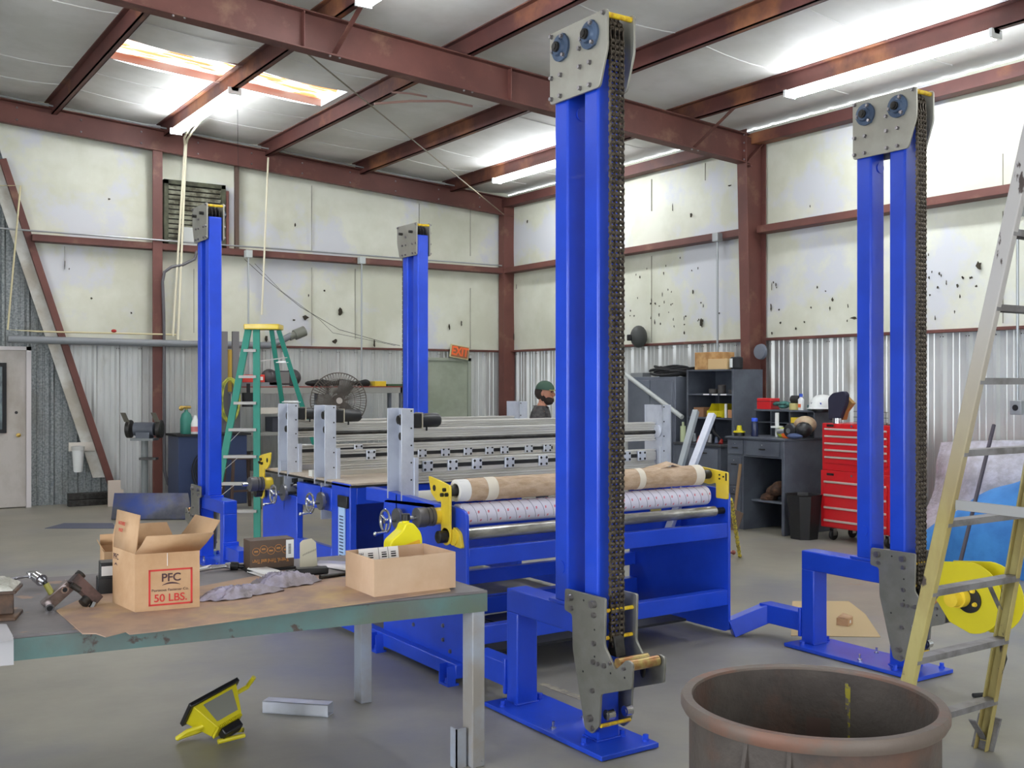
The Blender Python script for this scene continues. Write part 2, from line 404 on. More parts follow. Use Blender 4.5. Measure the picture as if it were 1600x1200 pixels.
# right wall
wr = struct(ribwall(MB(), ribs(YF, YB), 'y', XR, -1, lambda u: 0, lambda u: 4.95), 'wall_right', GALV)
ribwall(MB(), ribs(YF, YB - .06), 'y', XR - .03, -1, lambda u: 0, lambda u: 2.22).build('liner_panel', LINER, wr)
mb = MB()
for (u, d) in ribs(YF, YB - .06):
    if d > .03 and u > 3: mb.ball((XR - .064, u, 2.16), .007, seg=6, rings=4)
mb.build('screw', STEELD, wr)
for z0, z1 in ((2.23, 3.6), (3.6, 4.93)):
    facing_sheet('y', lambda zt: YF, YB - .06, z0, lambda u, z1=z1: z1, XR - .08, -1, n=80).build('insulation_facing', VINYL, wr)
mb = MB()
def tearR(px, py, w, h):
    c = atX(px, py, XR - .115); random.seed(px * 3)
    pts = [(c.y + math.cos(a) * w * random.uniform(.3, 1), c.z + math.sin(a) * h * random.uniform(.4, 1)) for a in [i * PI / 4 for i in range(8)]]
    mb.prism(pts, 'x', c.x - .004, c.x)
for t_ in ((1096, 506, .04, .08), (1080, 336, .03, .05), (1051, 325, .015, .08), (1530, 415, .05, .07), (1496, 447, .02, .025), (1526, 447, .02, .02), (1205, 480, .02, .07),
           (1206, 448, .01, .06), (1335, 497, .07, .02), (1023, 504, .02, .05), (1030, 492, .02, .03), (1032, 506, .015, .03), (1018, 470, .02, .05), (1301, 468, .02, .03), (1290, 455, .015, .015),
           (1277, 449, .02, .02), (1297, 482, .015, .03), (1257, 503, .015, .02), (867 - 60, 448, .012, .05), (803, 527, .02, .1), (824, 346, .03, .04), (1000, 433, .02, .03), (994, 429, .01, .02), (1011, 420, .01, .02), (1451, 398, .01, .02), (1456, 425, .01, .02),
           (1081, 423, .015, .015), (1063, 403, .01, .02), (1017, 497, .01, .03), (1038, 472, .012, .03), (1099, 478, .01, .04), (1035, 460, .01, .04), (1140, 290, .05, .012), (1266, 322, .01, .02)): tearR(*t_)
random.seed(77); spots = [(random.gauss(1040, 34), random.gauss(478, 26)) for _ in range(34)] + [(random.uniform(1205, 1335), random.gauss(478, 22)) for _ in range(10)] + [(random.uniform(1450, 1560), random.gauss(440, 30)) for _ in range(14)]
for px_, py_ in spots:
    if 980 < px_ < 1575 and 410 < py_ < 525: tearR(px_, py_, random.uniform(.008, .02), random.uniform(.012, .035))
mb.build('tear', TEAR, wr)
mb = MB()
for px, y0, y1 in ((1018, 280, 330), (1018, 400, 535), (1159, 420, 530), (1567, 240, 300), (1567, 330, 505), (1102, 255, 282)):
    a = atX(px, y0, XR - .11); b = atX(px, y1, XR - .11); mb.beam(a, (a.x, a.y, b.z), .004, .012)
mb.build('seam', MATS['dirty_seam'], wr)
# left and front walls with open bay doors (behind and beside the viewpoint)
mb = MB()
for a, b, z0, z1 in ((YF, -.5, 0, 5.8), (5.5, YB, 0, 5.8), (-.5, 5.5, 4.2, 5.8)): mb.box(XL - .12, XL, a, b, z0, z1)
struct(mb, 'wall_left', VINYL)
mb = MB()
for a, b, z0, z1 in ((XL, -2.5, 0, 5.8), (4.5, XR, 0, 5.8), (-2.5, 4.5, 4.2, 5.8)): mb.box(a, b, YF - .12, YF, z0, z1)
struct(mb, 'wall_front', VINYL)
# ---- steel frame
n = [2]
def trim(mb, m=RED_OX, bevel=.004, **k):
    o = struct(mb, 'trim_%d' % n[0], m, bevel=bevel); n[0] += 1; return o
def cee(mb, ax, c0, w, h, a0, a1, t=.012):
    """C section seen from inside: c0=(u,z) bottom corner"""
    u, z = c0
    if ax == 'y':
        mb.box(u, u + t, a0, a1, z, z + h); mb.box(u, u + w, a0, a1, z, z + t); mb.box(u, u + w, a0, a1, z + h - t, z + h)
    return mb
for x in PUR[4:-1]:
    zb = roofz(x) - .2
    mb = MB(); T = None
    mb.box(x - .008, x + .008, YF, YB - .05, zb, zb + .195); mb.box(x - .008, x + .065, YF, YB - .05, zb, zb + .012); mb.box(x - .065, x + .008, YF, YB - .05, zb + .183, zb + .195)
    mb.box(x + .055, x + .065, YF, YB - .05, zb, zb + .03)
    trim(mb, RED_OX2, 0)
for x in PUR[:4]: trim(MB().box(x - .03, x + .03, YF, YB - .05, roofz(x) - .2, roofz(x) - .01), RED_OX2, 0)
# eave strut on right wall
trim(MB().box(XR - .28, XR - .1, YF, YB - .05, 4.70, 4.82).box(XR - .3, XR - .28, YF, YB - .05, 4.69, 4.83), RED_OX2)
# endwall rafter
mb = MB()
xa, xb = -2.0, XR - .1
def slab(mb, x0, x1, y0, y1, zo0, zo1):
    v = [(x0, roofz(x0) + zo0), (x1, roofz(x1) + zo0), (x1, roofz(x1) + zo1), (x0, roofz(x0) + zo1)]
    return mb.prism(v, 'y', y0, y1)
slab(mb, xa, xb, YB - .26, YB - .25, -.44, -.14); slab(mb, xa, xb, YB - .34, YB - .25, -.14, -.125); slab(mb, xa, xb, YB - .34, YB - .25, -.44, -.425)
r_ = trim(mb)
mb = MB()
for k in range(14):
    x = -.9 + k * .8
    for dz in (-.2, -.36): mb.ball((x, YB - .262, roofz(x) + dz), .014, seg=8, rings=5)
mb.build('bolt', BOLT, r_)
# main rafter
mb = MB(); Y0 = 9.46
slab(mb, xa, 9.86, Y0 - .005, Y0 + .005, -.56, -.2); slab(mb, xa, 9.86, Y0 - .08, Y0 + .08, -.215, -.2); slab(mb, xa, 9.86, Y0 - .08, Y0 + .08, -.572, -.557)
for x in (1.15, 3.9, 6.25): mb.box(x, x + .012, Y0 - .075, Y0 + .075, roofz(x) - .56, roofz(x) - .21)
r_ = trim(mb)
# flange braces from rafter bottom up to purlins
mb = MB()
for x in (4.22, 8.93): mb.beam((x, Y0 - .05, roofz(x) - .54), (x + .02, Y0 - .75, roofz(x) - .17), .05, .006)
mb.build('flange_brace', RED_OX, r_)
mb = MB()
for x in (2.73, 4.22, 5.72, 7.28, 8.93):
    for dx in (-.05, .05): mb.ball((x + dx, Y0 - .06, roofz(x) - .575), .013, seg=8, rings=5)
mb.build('bolt', BOLT, r_)
# right column under the main rafter: tapered web
mb = MB()
mb.prism([(9.80, 4.42), (10.13, 4.42), (10.13, 0), (9.92, 0)], 'y', Y0 - .005, Y0 + .005)
mb.prism([(9.785, 4.85), (9.80, 4.85), (9.80, 4.42), (9.92, 0), (9.905, 0), (9.785, 4.42)], 'y', Y0 - .08, Y0 + .08)
mb.box(10.13, 10.145, Y0 - .08, Y0 + .08, 0, 4.8)
mb.prism([(9.80, 4.42), (10.13, 4.42), (10.13, 4.74), (9.80, 4.8)], 'y', Y0 - .005, Y0 + .005)
mb.beam((9.80, Y0 - .04, 4.42), (10.12, Y0 - .04, 4.72), .07, .012)
mb.box(9.86, 9.9, Y0 - .08, Y0 + .08, 4.39, 4.41)
r_ = trim(mb)
mb = MB()
for z in (4.78, 4.68, 4.58, 4.47):
    for dy in (-.045, .045): mb.ball((9.783, Y0 + dy, z), .013, seg=8, rings=5)
mb.build('bolt', BOLT, r_)
# corner column, endwall column, thin post
trim(MB().box(9.96, 10.18, YB - .32, YB - .15, 0, 4.86))
p = atY(238, 600, YB - .3); q = atY(253.5, 600, YB - .3)
trim(MB().box(p.x, q.x, YB - .32, YB - .3, 0, roofz(p.x) - .42).box((p.x + q.x) / 2 - .006, (p.x + q.x) / 2 + .006, YB - .3, YB - .1, 0, roofz(p.x) - .42))
ECX = (p.x + q.x) / 2
p = atY(369, 300, YB - .2)
trim(MB().box(p.x - .03, p.x + .03, YB - .25, YB - .19, 3.55, roofz(p.x) - .4), mat('dark_brown_post', (84, 66, 56), .7))
# girts
trim(MB().box(BR(3.6) + .02, 9.96, YB - .3, YB - .1, 3.555, 3.645))
trim(MB().box(BR(2.2) + .02, 9.96, YB - .15, YB - .1, 2.2, 2.235))
trim(MB().box(XR - .29, XR - .1, YF, Y0 - .09, 3.555, 3.645)); trim(MB().box(XR - .29, XR - .1, Y0 + .09, YB - .32, 3.555, 3.645))
trim(MB().box(XR - .15, XR - .08, YF, Y0 - .09, 2.2, 2.235)); trim(MB().box(XR - .15, XR - .08, Y0 + .09, YB - .32, 2.2, 2.235))
# ---- doors
def door(num, x0, x1, z1, col, win=None, knob=None):
    d = struct(MB().box(x0, x1, YB - .14, YB - .1, .01, z1), 'door_%d' % num, col, bevel=.003)
    f = MB()
    f.box(x0 - .06, x0, YB - .17, YB - .09, 0, z1 + .05).box(x1, x1 + .06, YB - .17, YB - .09, 0, z1 + .05).box(x0 - .06, x1 + .06, YB - .17, YB - .09, z1, z1 + .05)
    f.build('door_frame', mat('door_frame_paint%d' % num, (198, 192, 192) if num == 1 else (150, 156, 142), .5), d)
    if win:
        w = MB().box(win[0], win[1], YB - .15, YB - .138, win[2], win[3]).build('window_pane', GLASS, d)
        g = MB()
        for a in ((win[0] - .05, win[0], win[2] - .05, win[3] + .05), (win[1], win[1] + .05, win[2] - .05, win[3] + .05), (win[0], win[1], win[2] - .05, win[2]), (win[0], win[1], win[3], win[3] + .05)):
            g.box(a[0], a[1], YB - .16, YB - .135, a[2], a[3])
        g.build('window_gasket', BLACKM, d)
    if knob:
        MB().lathe([(.025, 0), (.025, -.01), (.01, -.015), (.01, -.04), (.028, -.05), (.028, -.07), (.001, -.08)], (knob[0], YB - .14, knob[1]), 'y', 16).build('door_knob', mat('brass', (190, 160, 90), .3, .9), d)
        MB().cyl((knob[0] - .02, YB - .145, knob[1] + .3), (knob[0] - .02, YB - .13, knob[1] + .3), .02).build('deadbolt', BLACK, d)
    return d
dm = mat('dirty_beige_door', (178, 172, 166), .55, col2=(150, 142, 130), scale=1.4, stretch=(1, 1, .6))
door(1, 1.5, 2.43, 2.1, dm, (1.75, 2.14, 1.05, 1.88), (2.33, .97))
door(2, 8.45, 9.33, 2.04, mat('pale_green_grey_door', (158, 164, 148), .5, col2=(140, 148, 130), scale=2))
# exit sign hangs above door 2
c = atY(718.5, 550, YB - .22)
ex = thing('exit_sign', 'small orange EXIT sign hanging crooked above the pale green door', 'sign', (c.x, c.y, c.z - .1))
M = Matrix.Translation(c) @ Matrix.Rotation(math.radians(8), 4, 'Y')
MB(M).box(-.18, .18, 0, .03, -.11, .11).build('sign_board', mat('yellowed_sign_edge', (206, 196, 150), .5), ex, bevel=.004)
MB(M).box(-.165, .165, -.004, 0, -.095, .095).build('sign_face', mat('sign_dark_ground', (150, 96, 66), .6), ex)
text('EXIT', .2, mat('sign_orange', (240, 106, 52), .5), ex, M @ Matrix.Translation((0, -.006, 0)) @ Matrix.Rotation(PI / 2, 4, 'X'), ext=.002, xs=.8, off=.006)
# ---- louvre vent
a = atY(256, 275, YB - .18); b = atY(352, 388, YB - .18)
mb = MB(); mb.box(a.x, b.x, YB - .2, YB - .14, 3.62, 3.66); zt = 4.52
mb = MB()
for z in (3.62, zt): mb.box(a.x, b.x, YB - .2, YB - .12, z, z + .06)
for x in (a.x, b.x - .06): mb.box(x, x + .06, YB - .2, YB - .12, 3.62, zt + .06)
wv = struct(mb, 'window_3', mat('grimy_vent_frame', (82, 84, 66), .8, col2=(54, 54, 42), scale=8))
mb = MB(); k = 12
for i in range(k):
    z = 3.68 + (zt - 3.68) * i / k; mb.beam((a.x + .06, YB - .15, z + .03), (b.x - .06, YB - .15, z + .03), .007, .052, up=(0, -.7, 1))
mb.build('louvre_blade', mat('grimy_louvre', (176, 176, 156), .6, .1, col2=(104, 100, 84), scale=7), wv)
MB().box(a.x, b.x, YB - .11, YB - .1, 3.62, zt).build('vent_back', mat('vent_dark', (48, 46, 40), .9), wv)
trim(MB().box(b.x + .01, b.x + .05, YB - .2, YB - .1, 3.62, zt - .02))
a = atY(283, 354, YB - .24); b = atY(308, 390, YB - .24)
solo(MB().box(a.x, b.x, a.y, a.y + .06, b.z, a.z), 'switch_panel', mat('pale_metal_panel', (190, 194, 190), .5), 'plain pale metal panel fixed across the lower corner of the louvre vent', 'panel', bevel=.004)
# ---- pipes and conduits
def pipe(name, pts, r, m, label, cat='pipe', group=None, seg=8):
    return solo(MB().tube(pts, r, seg), name, m, label, cat, group)
Yp = YB - .36
def pw(px, py, Y=Yp): return atY(px, py, Y)
a = pw(-40, 361); b = pw(238, 380); z_ = 3.68
pipe('conduit', [(a.x, YB - .34, z_), (9.9, YB - .34, z_)], .012, CONDUIT, 'thin steel conduit running along the middle rail of the vent wall')
pipe('conduit', [(-1, YB - .40, roofz(-1) - .12), (5.7, YB - .40, roofz(5.7) - .12), (9.0, YB - .40, roofz(9) - .12), (9.1, YB - .5, roofz(9) - .12)], .012, CONDUIT, 'thin steel conduit following the sloping beam above the vent wall')
for (px, top, bot, lab) in ((285, 217, 523, 'left'), (278, 217, 520, 'right')):
    pass
a = pw(289, 222); b = pw(275, 524); mb = MB().tube([atD(320, 160, 13.6), atY(288, 215, YB - .5), (a.x, a.y, a.z - .05), (pw(270, 524).x, Yp, 2.33)], .016, 8)
solo(mb, 'drop_pipe', CREAM, 'left of two cream pipes dropping past the louvre vent', 'pipe', 'pair of cream drop pipes')
mb = MB().tube([atD(335, 158, 13.6), atY(293, 217, YB - .5), (pw(291, 222).x, Yp, pw(291, 225).z), (pw(278, 533).x, Yp, 2.28), (pw(312, 533).x, Yp, 2.26)], .016, 8)
solo(mb, 'drop_pipe', CREAM, 'right of two cream pipes by the vent, elbowed at the bottom', 'pipe', 'pair of cream drop pipes')
pipe('hanging_rod', [pw(419, 246), pw(413, 400), pw(409, 492)], .015, CREAM, 'long cream rod hanging below the sloping beam right of the vent')
pipe('air_line', [pw(-30, 290), pw(32, 290), pw(12, 515), pw(60, 518), pw(275, 523)], .012, mat('old_cream_pipe', (206, 196, 156), .5), 'thin yellowish pipe looping down and along below the brace wall')
MB2 = MB().ball(pw(178, 517), .03, (1.2, .8, .8)); solo(MB2, 'valve_handle', mat('valve_red', (170, 40, 36), .4), 'tiny red valve handle on the yellowish wall pipe', 'valve')
pipe('vent_pipe', [pw(12, 530), pw(240, 536), pw(420, 540), pw(440, 532), pw(455, 524)], .05, GREYP, 'thick grey pipe running level above the ribbed liner with upturned end', seg=12)
pts = [pw(452, 527), pw(476, 517)]
solo(MB().cyl(pts[0], pts[1], .055, 14).cyl(pts[0] + (pts[1] - pts[0]) * .35, pts[1], .08, 14), 'pipe_nozzle', mat('nozzle_grey', (120, 122, 112), .5), 'flared grey nozzle at the end of the thick wall pipe', 'nozzle')
def drop(px, py0, py1, wall, lab, sz=.1, boxbot=False):
    f = (lambda x, y: atY(x, y, YB - .36)) if wall == 'b' else (lambda x, y: atX(x, y, XR - .33))
    a = f(px, py0); b = f(px, py1)
    t = thing('wall_conduit', lab, 'conduit', (a.x, a.y, b.z))
    MB().cyl((a.x, a.y, b.z), a, .014, 8).build('conduit_pipe', CONDUIT, t)
    MB().box(a.x - sz / 2, a.x + sz / 2, a.y - sz / 2, a.y + sz / 2, a.z - sz * .55, a.z + sz * .55).build('junction_box', mat('pale_box', (186, 192, 190), .5) if wall == 'b' else CONDUIT, t, bevel=.006)
    if boxbot:
        o_ = MB().box(b.x - .04, b.x + .04, b.y - .06, b.y + .06, b.z - .07, b.z + .07).build('outlet_box', CONDUIT, t, bevel=.006)
        MB().cyl((b.x - .045, b.y, b.z), (b.x - .04, b.y, b.z), .03, 14).build('socket_face', BLACK, t)
drop(388, 397, 620, 'b', 'steel conduit dropping from a pale junction box above the green stepladder')
drop(565, 407, 600, 'b', 'steel conduit dropping from a pale junction box between the far blue towers')
drop(1121, 371, 560, 'r', 'steel conduit dropping from a grey box above the stacked cartons')
drop(1590, 330, 637, 'r', 'steel conduit behind the big stepladder ending in an outlet box', boxbot=True)
pts = [pw(308, 392), pw(304, 405), pw(285, 414), pw(268, 417), pw(257, 425), pw(254, 440), pw(256, 490), pw(257, 600), pw(257, 735), pw(262, 755), pw(272, 768), Vector((pw(274, 770).x, YB - .5, .03))]
pipe('flexible_conduit', pts, .022, mat('dark_flex', (86, 84, 88), .5), 'dark flexible conduit snaking down beside the brown endwall column')
pipe('wall_wire', [pw(382, 405), pw(420, 440), pw(470, 480), pw(530, 515), pw(600, 535), pw(625, 540)], .004, BLACKM, 'loose dark wire sagging across the white insulation to the far tower', 'wire', seg=5)
pipe('wall_wire', [pw(398, 412), pw(440, 455), pw(500, 500), pw(520, 520), pw(560, 528), pw(618, 540)], .003, BLACKM, 'second thinner wire drooping below the first on the insulation', 'wire', seg=5)
pipe('brace_cable', [(3.95, 9.5, roofz(3.95) - .56), (9.9, YB - .4, 4.55)], .008, mat('old_cable', (120, 112, 92), .6), 'thin steel cable stretched diagonally under the roof to the corner', 'cable', seg=6)
pts = [atD(585, 162, 12.2), atD(640, 158, 12.4), atD(700, 158, 12.6), atD(738, 166, 12.8)]
pipe('loose_rod', pts, .014, mat('pinkish_pipe', (186, 150, 140), .5), 'bowed pinkish pipe resting loosely under the roof purlins')
pipe('loose_rod', [atD(612, 144, 12.2), atD(640, 146, 12.3), atD(667, 151, 12.4)], .012, MATS['pinkish_pipe'], 'short bowed pipe just above the longer pinkish one')
a = (5.9, 11, 0)
pipe('pull_cord', [(4.3, 12.4, 4.95), (4.31, 12.4, 4.2)], .003, BLACKM, 'thin dark pull cord hanging off the lit tube by the skylight', 'cord', seg=5)
# ---- fluorescent fixtures
TUBE = mat('lit_fluorescent_tube', (255, 255, 250), emit=(246, 250, 255), estr=78)
def lamp(x, y0, label):
    z = roofz(x) - .235
    t = thing('fluorescent_fixture', label, 'ceiling light', (x, y0 + 1.22, z), 0, 'eight foot fluorescent strips under the roof')
    MB().prism([(x - .05, z + .03), (x + .05, z + .03), (x + .035, z - .01), (x - .035, z - .01)], 'y', y0, y0 + 2.44).build('housing', WHITEM, t)
    for dx in (-.055, .055): MB().cyl((x + dx, y0 + .03, z - .025), (x + dx, y0 + 2.41, z - .025), .019, 10).build('tube', TUBE, t)
    for y in (y0, y0 + 2.41): MB().box(x - .08, x + .08, y, y + .03, z - .05, z + .03).build('lamp_holder', WHITEM, t)
lamp(4.22, 12.25, 'bright fluorescent strip just below the glowing skylight')
lamp(8.93, 11.4, 'bright fluorescent strip partly hidden behind the nearest blue tower')
lamp(8.93, 5.5, 'bright fluorescent strip above the right hand blue tower')
lamp(4.22, 6.35, 'fluorescent strip at the top edge, only its far tip in sight')
# ================================================================ THE BLUE LIFT TOWERS
TX, TY = 3.0425, 3.61
def tower():
    t = thing('lift_tower', 'nearest and largest blue twin-post lift tower with chain and grey end plates', 'lift tower', (TX, TY, 0), 0, 'blue lift towers around the machine')
    X0, X1 = TX - .0625, TX + .0625
    b = MB().box(TX - .165, TX + .165, TY, TY + .96, 0.004, .026).build('base_plate', BLUE, t, bevel=.003)
    mb = MB()
    for x, y in ((-.12, .42), (.1, .47)): mb.cyl((TX + x, TY + y, .026), (TX + x, TY + y, .034), .014, 12).cyl((TX + x, TY + y, .03), (TX + x, TY + y, .062), .007, 8)
    mb.build('anchor_stud', CHROME, b)
    mb = MB()
    for x, y in ((-.13, .17), (.085, .16), (-.13, .84), (.1, .84), (.13, .05)):
        mb.hexbolt((TX + x, TY + y, .026), (0, 0, 1), .013, .03)
    mb.build('levelling_bolt', BLUE, b)
    mb = MB()
    for a, d in ((.155, .26), (.81, .915)):
        mb.tube([(X0 - .002, TY + a - .002, .03), (X1 + .002, TY + a - .002, .03), (X1 + .002, TY + d + .002, .03), (X0 - .002, TY + d + .002, .03)], .005, 5, True)
    mb.build('weld_bead', BLUE, b)
    MB().box(X0, X1, TY + .155, TY + .26, .026, 3.2).build('post', BLUE, t, bevel=.011, seg=3)
    MB().box(X0, X1, TY + .386, TY + .49, .617, 3.2).build('post', BLUE, t, bevel=.011, seg=3)
    MB().prism([(TY + .262, .485), (TY + .91, .485), (TY + .91, .605), (TY + .262, .605)], 'x', X0, X1).build('cross_beam', BLUE, t, bevel=.008, seg=3)
    MB().box(X0, X1, TY + .81, TY + .91, .026, .49).build('leg', BLUE, t, bevel=.008, seg=3)
    MB().box(X0 - .004, X1 + .004, TY + .375, TY + .535, .605, .62).build('post_foot_plate', BLUE, t, bevel=.002)
    # disc plugs on the post sides
    mb = MB()
    for yy, zz, ax in ((.438, .78, 0), (.438, 2.93, 1)):
        if ax == 0: mb.cyl((X0 - .004, TY + yy, zz), (X0, TY + yy, zz), .032, 20)
        else: mb.cyl((TX + .02, TY + .386, zz), (TX + .02, TY + .38, zz), .03, 20)
    mb.cyl((TX + .02, TY + .49, 1.15), (TX + .02, TY + .492, 1.15), .016, 14).cyl((TX + .02, TY + .49, 2.1), (TX + .02, TY + .492, 2.1), .016, 14).cyl((TX, TY + .49, 3.04), (TX, TY + .493, 3.04), .04, 20)
    mb.build('plug_disc', BLUE, t)
    # bolted arm towards the machine
    MB().box(X0 - .01, X1 + .01, TY + .91, TY + .93, .06, .24).build('arm_flange', BLUE, t, bevel=.004)
    mb = MB(); mb.box(X0 + .008, X1 - .008, TY + .93, TY + 1.27, .09, .21)
    mb.build('connecting_arm', BLUE, t, bevel=.004)
    mb = MB()
    for x in (-.055, .055):
        for z in (.08, .22): mb.hexbolt((TX + x, TY + .908, z), (0, -1, 0), .008, .01)
    mb.build('flange_bolt', BLUE, t)
    # ---- head plates
    P = [(TY + .065, 3.325), (TY + .065, 3.15), (TY + .12, 2.985), (TY + .5, 2.985), (TY + .5, 3.325)]
    PF, PB = TX - .0775, TX + .0775
    pr = rpoly(P, .02)
    MB().prism(pr, 'x', PF - .006, PF + .006).build('head_plate', STEEL, t, bevel=.0015)
    MB().prism(pr, 'x', PB - .006, PB + .006).build('head_plate', STEEL, t, bevel=.0015)
    mb = MB(); hb = [(573, 78), (243, 235), (422, 303), (425, 418), (487, 390), (305, 468), (247, 492), (427, 552), (487, 530), (303, 600), (247, 622)]
    for u, v in hb:
        p = atX(800 + u / 4, v / 4, PF - .006)
        y = min(max(p.y, TY + .085), TY + .485); z = min(max(p.z, 3.0), 3.31)
        mb.hexbolt((PF - .006, y, z), (-1, 0, 0), .0095, .014); mb.hexbolt((PB + .006, y, z), (1, 0, 0), .0095, .014)
    mb.build('plate_bolt', BOLT, t)
    for yy in (.405, .185):
        f = MB(); c = (PF - .006, TY + yy, 3.235)
        f.lathe([(.064, 0), (.064, -.012), (.042, -.016), (.036, -.03), (.02, -.03)], c, 'x', 28)
        for k in range(3):
            a = PI / 2 + k * 2 * PI / 3 + .4; q = Vector((0, math.cos(a), math.sin(a)))
            f.cyl(Vector(c) + q * .052, Vector(c) + q * .052 + Vector((-.013, 0, 0)), .016, 14)
        bo = f.build('flange_bearing', BEARB, t)
        h = MB()
        for k in range(3):
            a = PI / 2 + k * 2 * PI / 3 + .4; q = Vector((0, math.cos(a), math.sin(a))); h.hexbolt(Vector(c) + q * .052 + Vector((-.012, 0, 0)), (-1, 0, 0), .009, .014)
        h.build('bearing_bolt', BOLT, bo)
        MB().cyl((PF - .055, TY + yy, 3.235), (PB + .045, TY + yy, 3.235), .015, 18).lathe([(.024, 0), (.024, -.018), (.016, -.02), (.013, -.02)], (PF - .03, TY + yy, 3.235), 'x', 22).build('shaft', STEELD, bo)
        g = MB(); pts = []
        for k in range(44):
            a = 2 * PI * k / 44; rr = .086 if k % 2 else .096; pts.append((TY + yy + rr * math.cos(a) * (.9 if yy > .3 else 1), 3.215 + rr * math.sin(a) * (.9 if yy > .3 else 1)))
        for x in (-.045, -.012, .021): g.prism(pts, 'x', TX + x, TX + x + .008)
        g.build('sprocket', STEELD, t)
    for yy, zz, x in ((.085, 3.305, 0), (.48, 3.302, 0)):
        MB().cyl((PF, TY + yy, zz), (PB, TY + yy, zz), .0125, 12).build('spacer_bar', YELP, t)
    # ---- chain: links over the near side of the post
    mb = MB(); pit = .0254; z0, z1 = .50, 3.215; n = int((z1 - z0) / pit); yc = TY + .085
    path = [(yc, z0 + k * pit) for k in range(n + 1)]
    for k in range(1, 12):
        a = PI - k * PI / 11 + 0; path.append((TY + .185 + .0 - .1 * math.cos(PI - a) * -1 if 0 else TY + .185 - .1 * math.cos(k * PI / 11), 3.222 + .1 * math.sin(k * PI / 11)))
    cols = (-.048, -.024, 0, .024)
    for i, (y, z) in enumerate(path):
        mb.cyl((TX - .052, y, z), (TX + .026, y, z), .0055, 7)
        for c0 in (-.036, -.012, .012): mb.cyl((TX + c0 - .007, y, z), (TX + c0 + .007, y, z), .0098, 8)
        if i + 1 < len(path):
            y2, z2 = path[i + 1]; off = .0016 if i % 2 else -.0016
            for c0 in cols:
                xx = TX + c0 + (off if c0 in (-.048, .024) else 0)
                d = Vector((0, y2 - y, z2 - z)); nrm = Vector((0, -d.z, d.y)).normalized()
                A = Vector((xx, y, z)); B = Vector((xx, y2, z2)); e = d.normalized() * .009; w = nrm * .0105; m_ = (A + B) / 2; w2 = nrm * .007; vs = []
                for dx in (-.0022, .0022):
                    vs.append([mb.bm.verts.new(v + Vector((dx, 0, 0))) for v in (A - e, A + w, m_ + w2, B + w, B + e, B - w, m_ - w2, A - w)])
                mb.bm.faces.new(vs[0]); mb.bm.faces.new(vs[1][::-1])
                for j in range(8): mb.bm.faces.new((vs[0][j], vs[0][(j + 1) % 8], vs[1][(j + 1) % 8], vs[1][j]))
    mb.build('roller_chain', CHAIN, t)
    # ---- lower carriage
    K = [(888, 918.5), (951, 934.5), (949.5, 1009), (967, 1046), (984.5, 1030), (994, 1036.6), (992.4, 1076), (943.7, 1084), (941.3, 1134), (930.5, 1146), (919, 1137), (900, 1013), (899, 959), (887, 952)]
    pl = []
    for u, v in K:
        p = atX(u, v, PF); pl.append((p.y, p.z))
    pl = rpoly(pl, .014, 3)
    CPL = mat('shaded_carriage_plate', (142, 140, 134), .42, .5, col2=(130, 128, 120), scale=6)  # steel toned darker, shade low on the tower put into the colour
    MB().prism(pl, 'x', PF - .02, PF - .008).build('carriage_plate', CPL, t, bevel=.0015)
    MB().prism(pl, 'x', PB + .008, PB + .02).build('carriage_plate', CPL, t, bevel=.0015)
    mb = MB()
    for u, v, r in ((893, 933, .017), (929, 944, .017), (894, 950, .011), (929, 961, .012), (929, 1005, .012), (928, 1034, .012), (935, 1037, .009), (945, 1040, .012), (954, 1036, .009), (976, 1045, .008), (927, 1079, .011), (924, 1122, .015), (926, 1138, .012)):
        p = atX(u, v, PF - .02); L_ = .024 if r > .014 else .012
        mb.cyl(p, p + Vector((-L_, 0, 0)), r, 14).cyl(p + Vector((-L_ - .001, 0, 0)), p + Vector((-L_ + .001, 0, 0)), r * .5, 6)
        q = p + Vector((PB - PF + .04, 0, 0)); mb.cyl(q, q + Vector((L_, 0, 0)), r, 14)
    mb.build('carriage_bolt', BOLT, t)
    mb = MB()
    for u, v in ((912, 938), (929, 984), (929, 1026), (954, 1052), (911, 1049), (976, 1059)):
        p = atX(u, v, PF - .02); mb.cyl(p + Vector((-.0008, 0, 0)), p + Vector((.002, 0, 0)), .005, 10)
    mb.build('plate_hole', BLACKM, t)
    for u, v in ((951, 957), (950, 1000), (943, 1135)):
        p = atX(u, v, PF); MB().cyl((PF - .008, p.y + (.03 if v < 1100 else .01), p.z), (PB + .008, p.y + (.03 if v < 1100 else .01), p.z), .009, 12).build('spacer_bar', YELP, t)
    for u, v, r in ((972, 1036, .022), (990, 1040, .024)):
        p = atX(u - 5, v, PF); MB().cyl((PF - .008, p.y, p.z), (PB + (.008 if u < 980 else .0), p.y, p.z), r, 20).build('roller_tube', GOLD, t)
    p = atX(945, 1118, PF)
    for x in (-.05, .055): MB().cyl((TX + x - .018, p.y + .0, p.z), (TX + x + .018, p.y, p.z), .024, 18).cyl((TX + x - .02, p.y, p.z), (TX + x + .02, p.y, p.z), .012, 12).build('guide_roller', CHROME, t)
    # chain anchor block
    MB().prism([(yc - .035, .43), (yc + .03, .43), (yc + .02, .505), (yc, .525), (yc - .02, .505)], 'x', TX - .04, TX + .014).cyl((TX - .045, yc, .48), (TX + .02, yc, .48), .013, 12).build('chain_anchor', STEELD, t, bevel=.002)
    p = atX(985, 1062, PF)
    MB().ball((TX + .06, TY - .01, p.z), .03, (.25, .6, 1.1)).build('pivot_washer', STEELD, t)
    return t
T1 = tower()
T2 = copy_tree(T1); T2.location = (5.265, 3.61, 0); T2['label'] = 'blue twin-post lift tower on the right with yellow disc guard, behind the big stepladder'
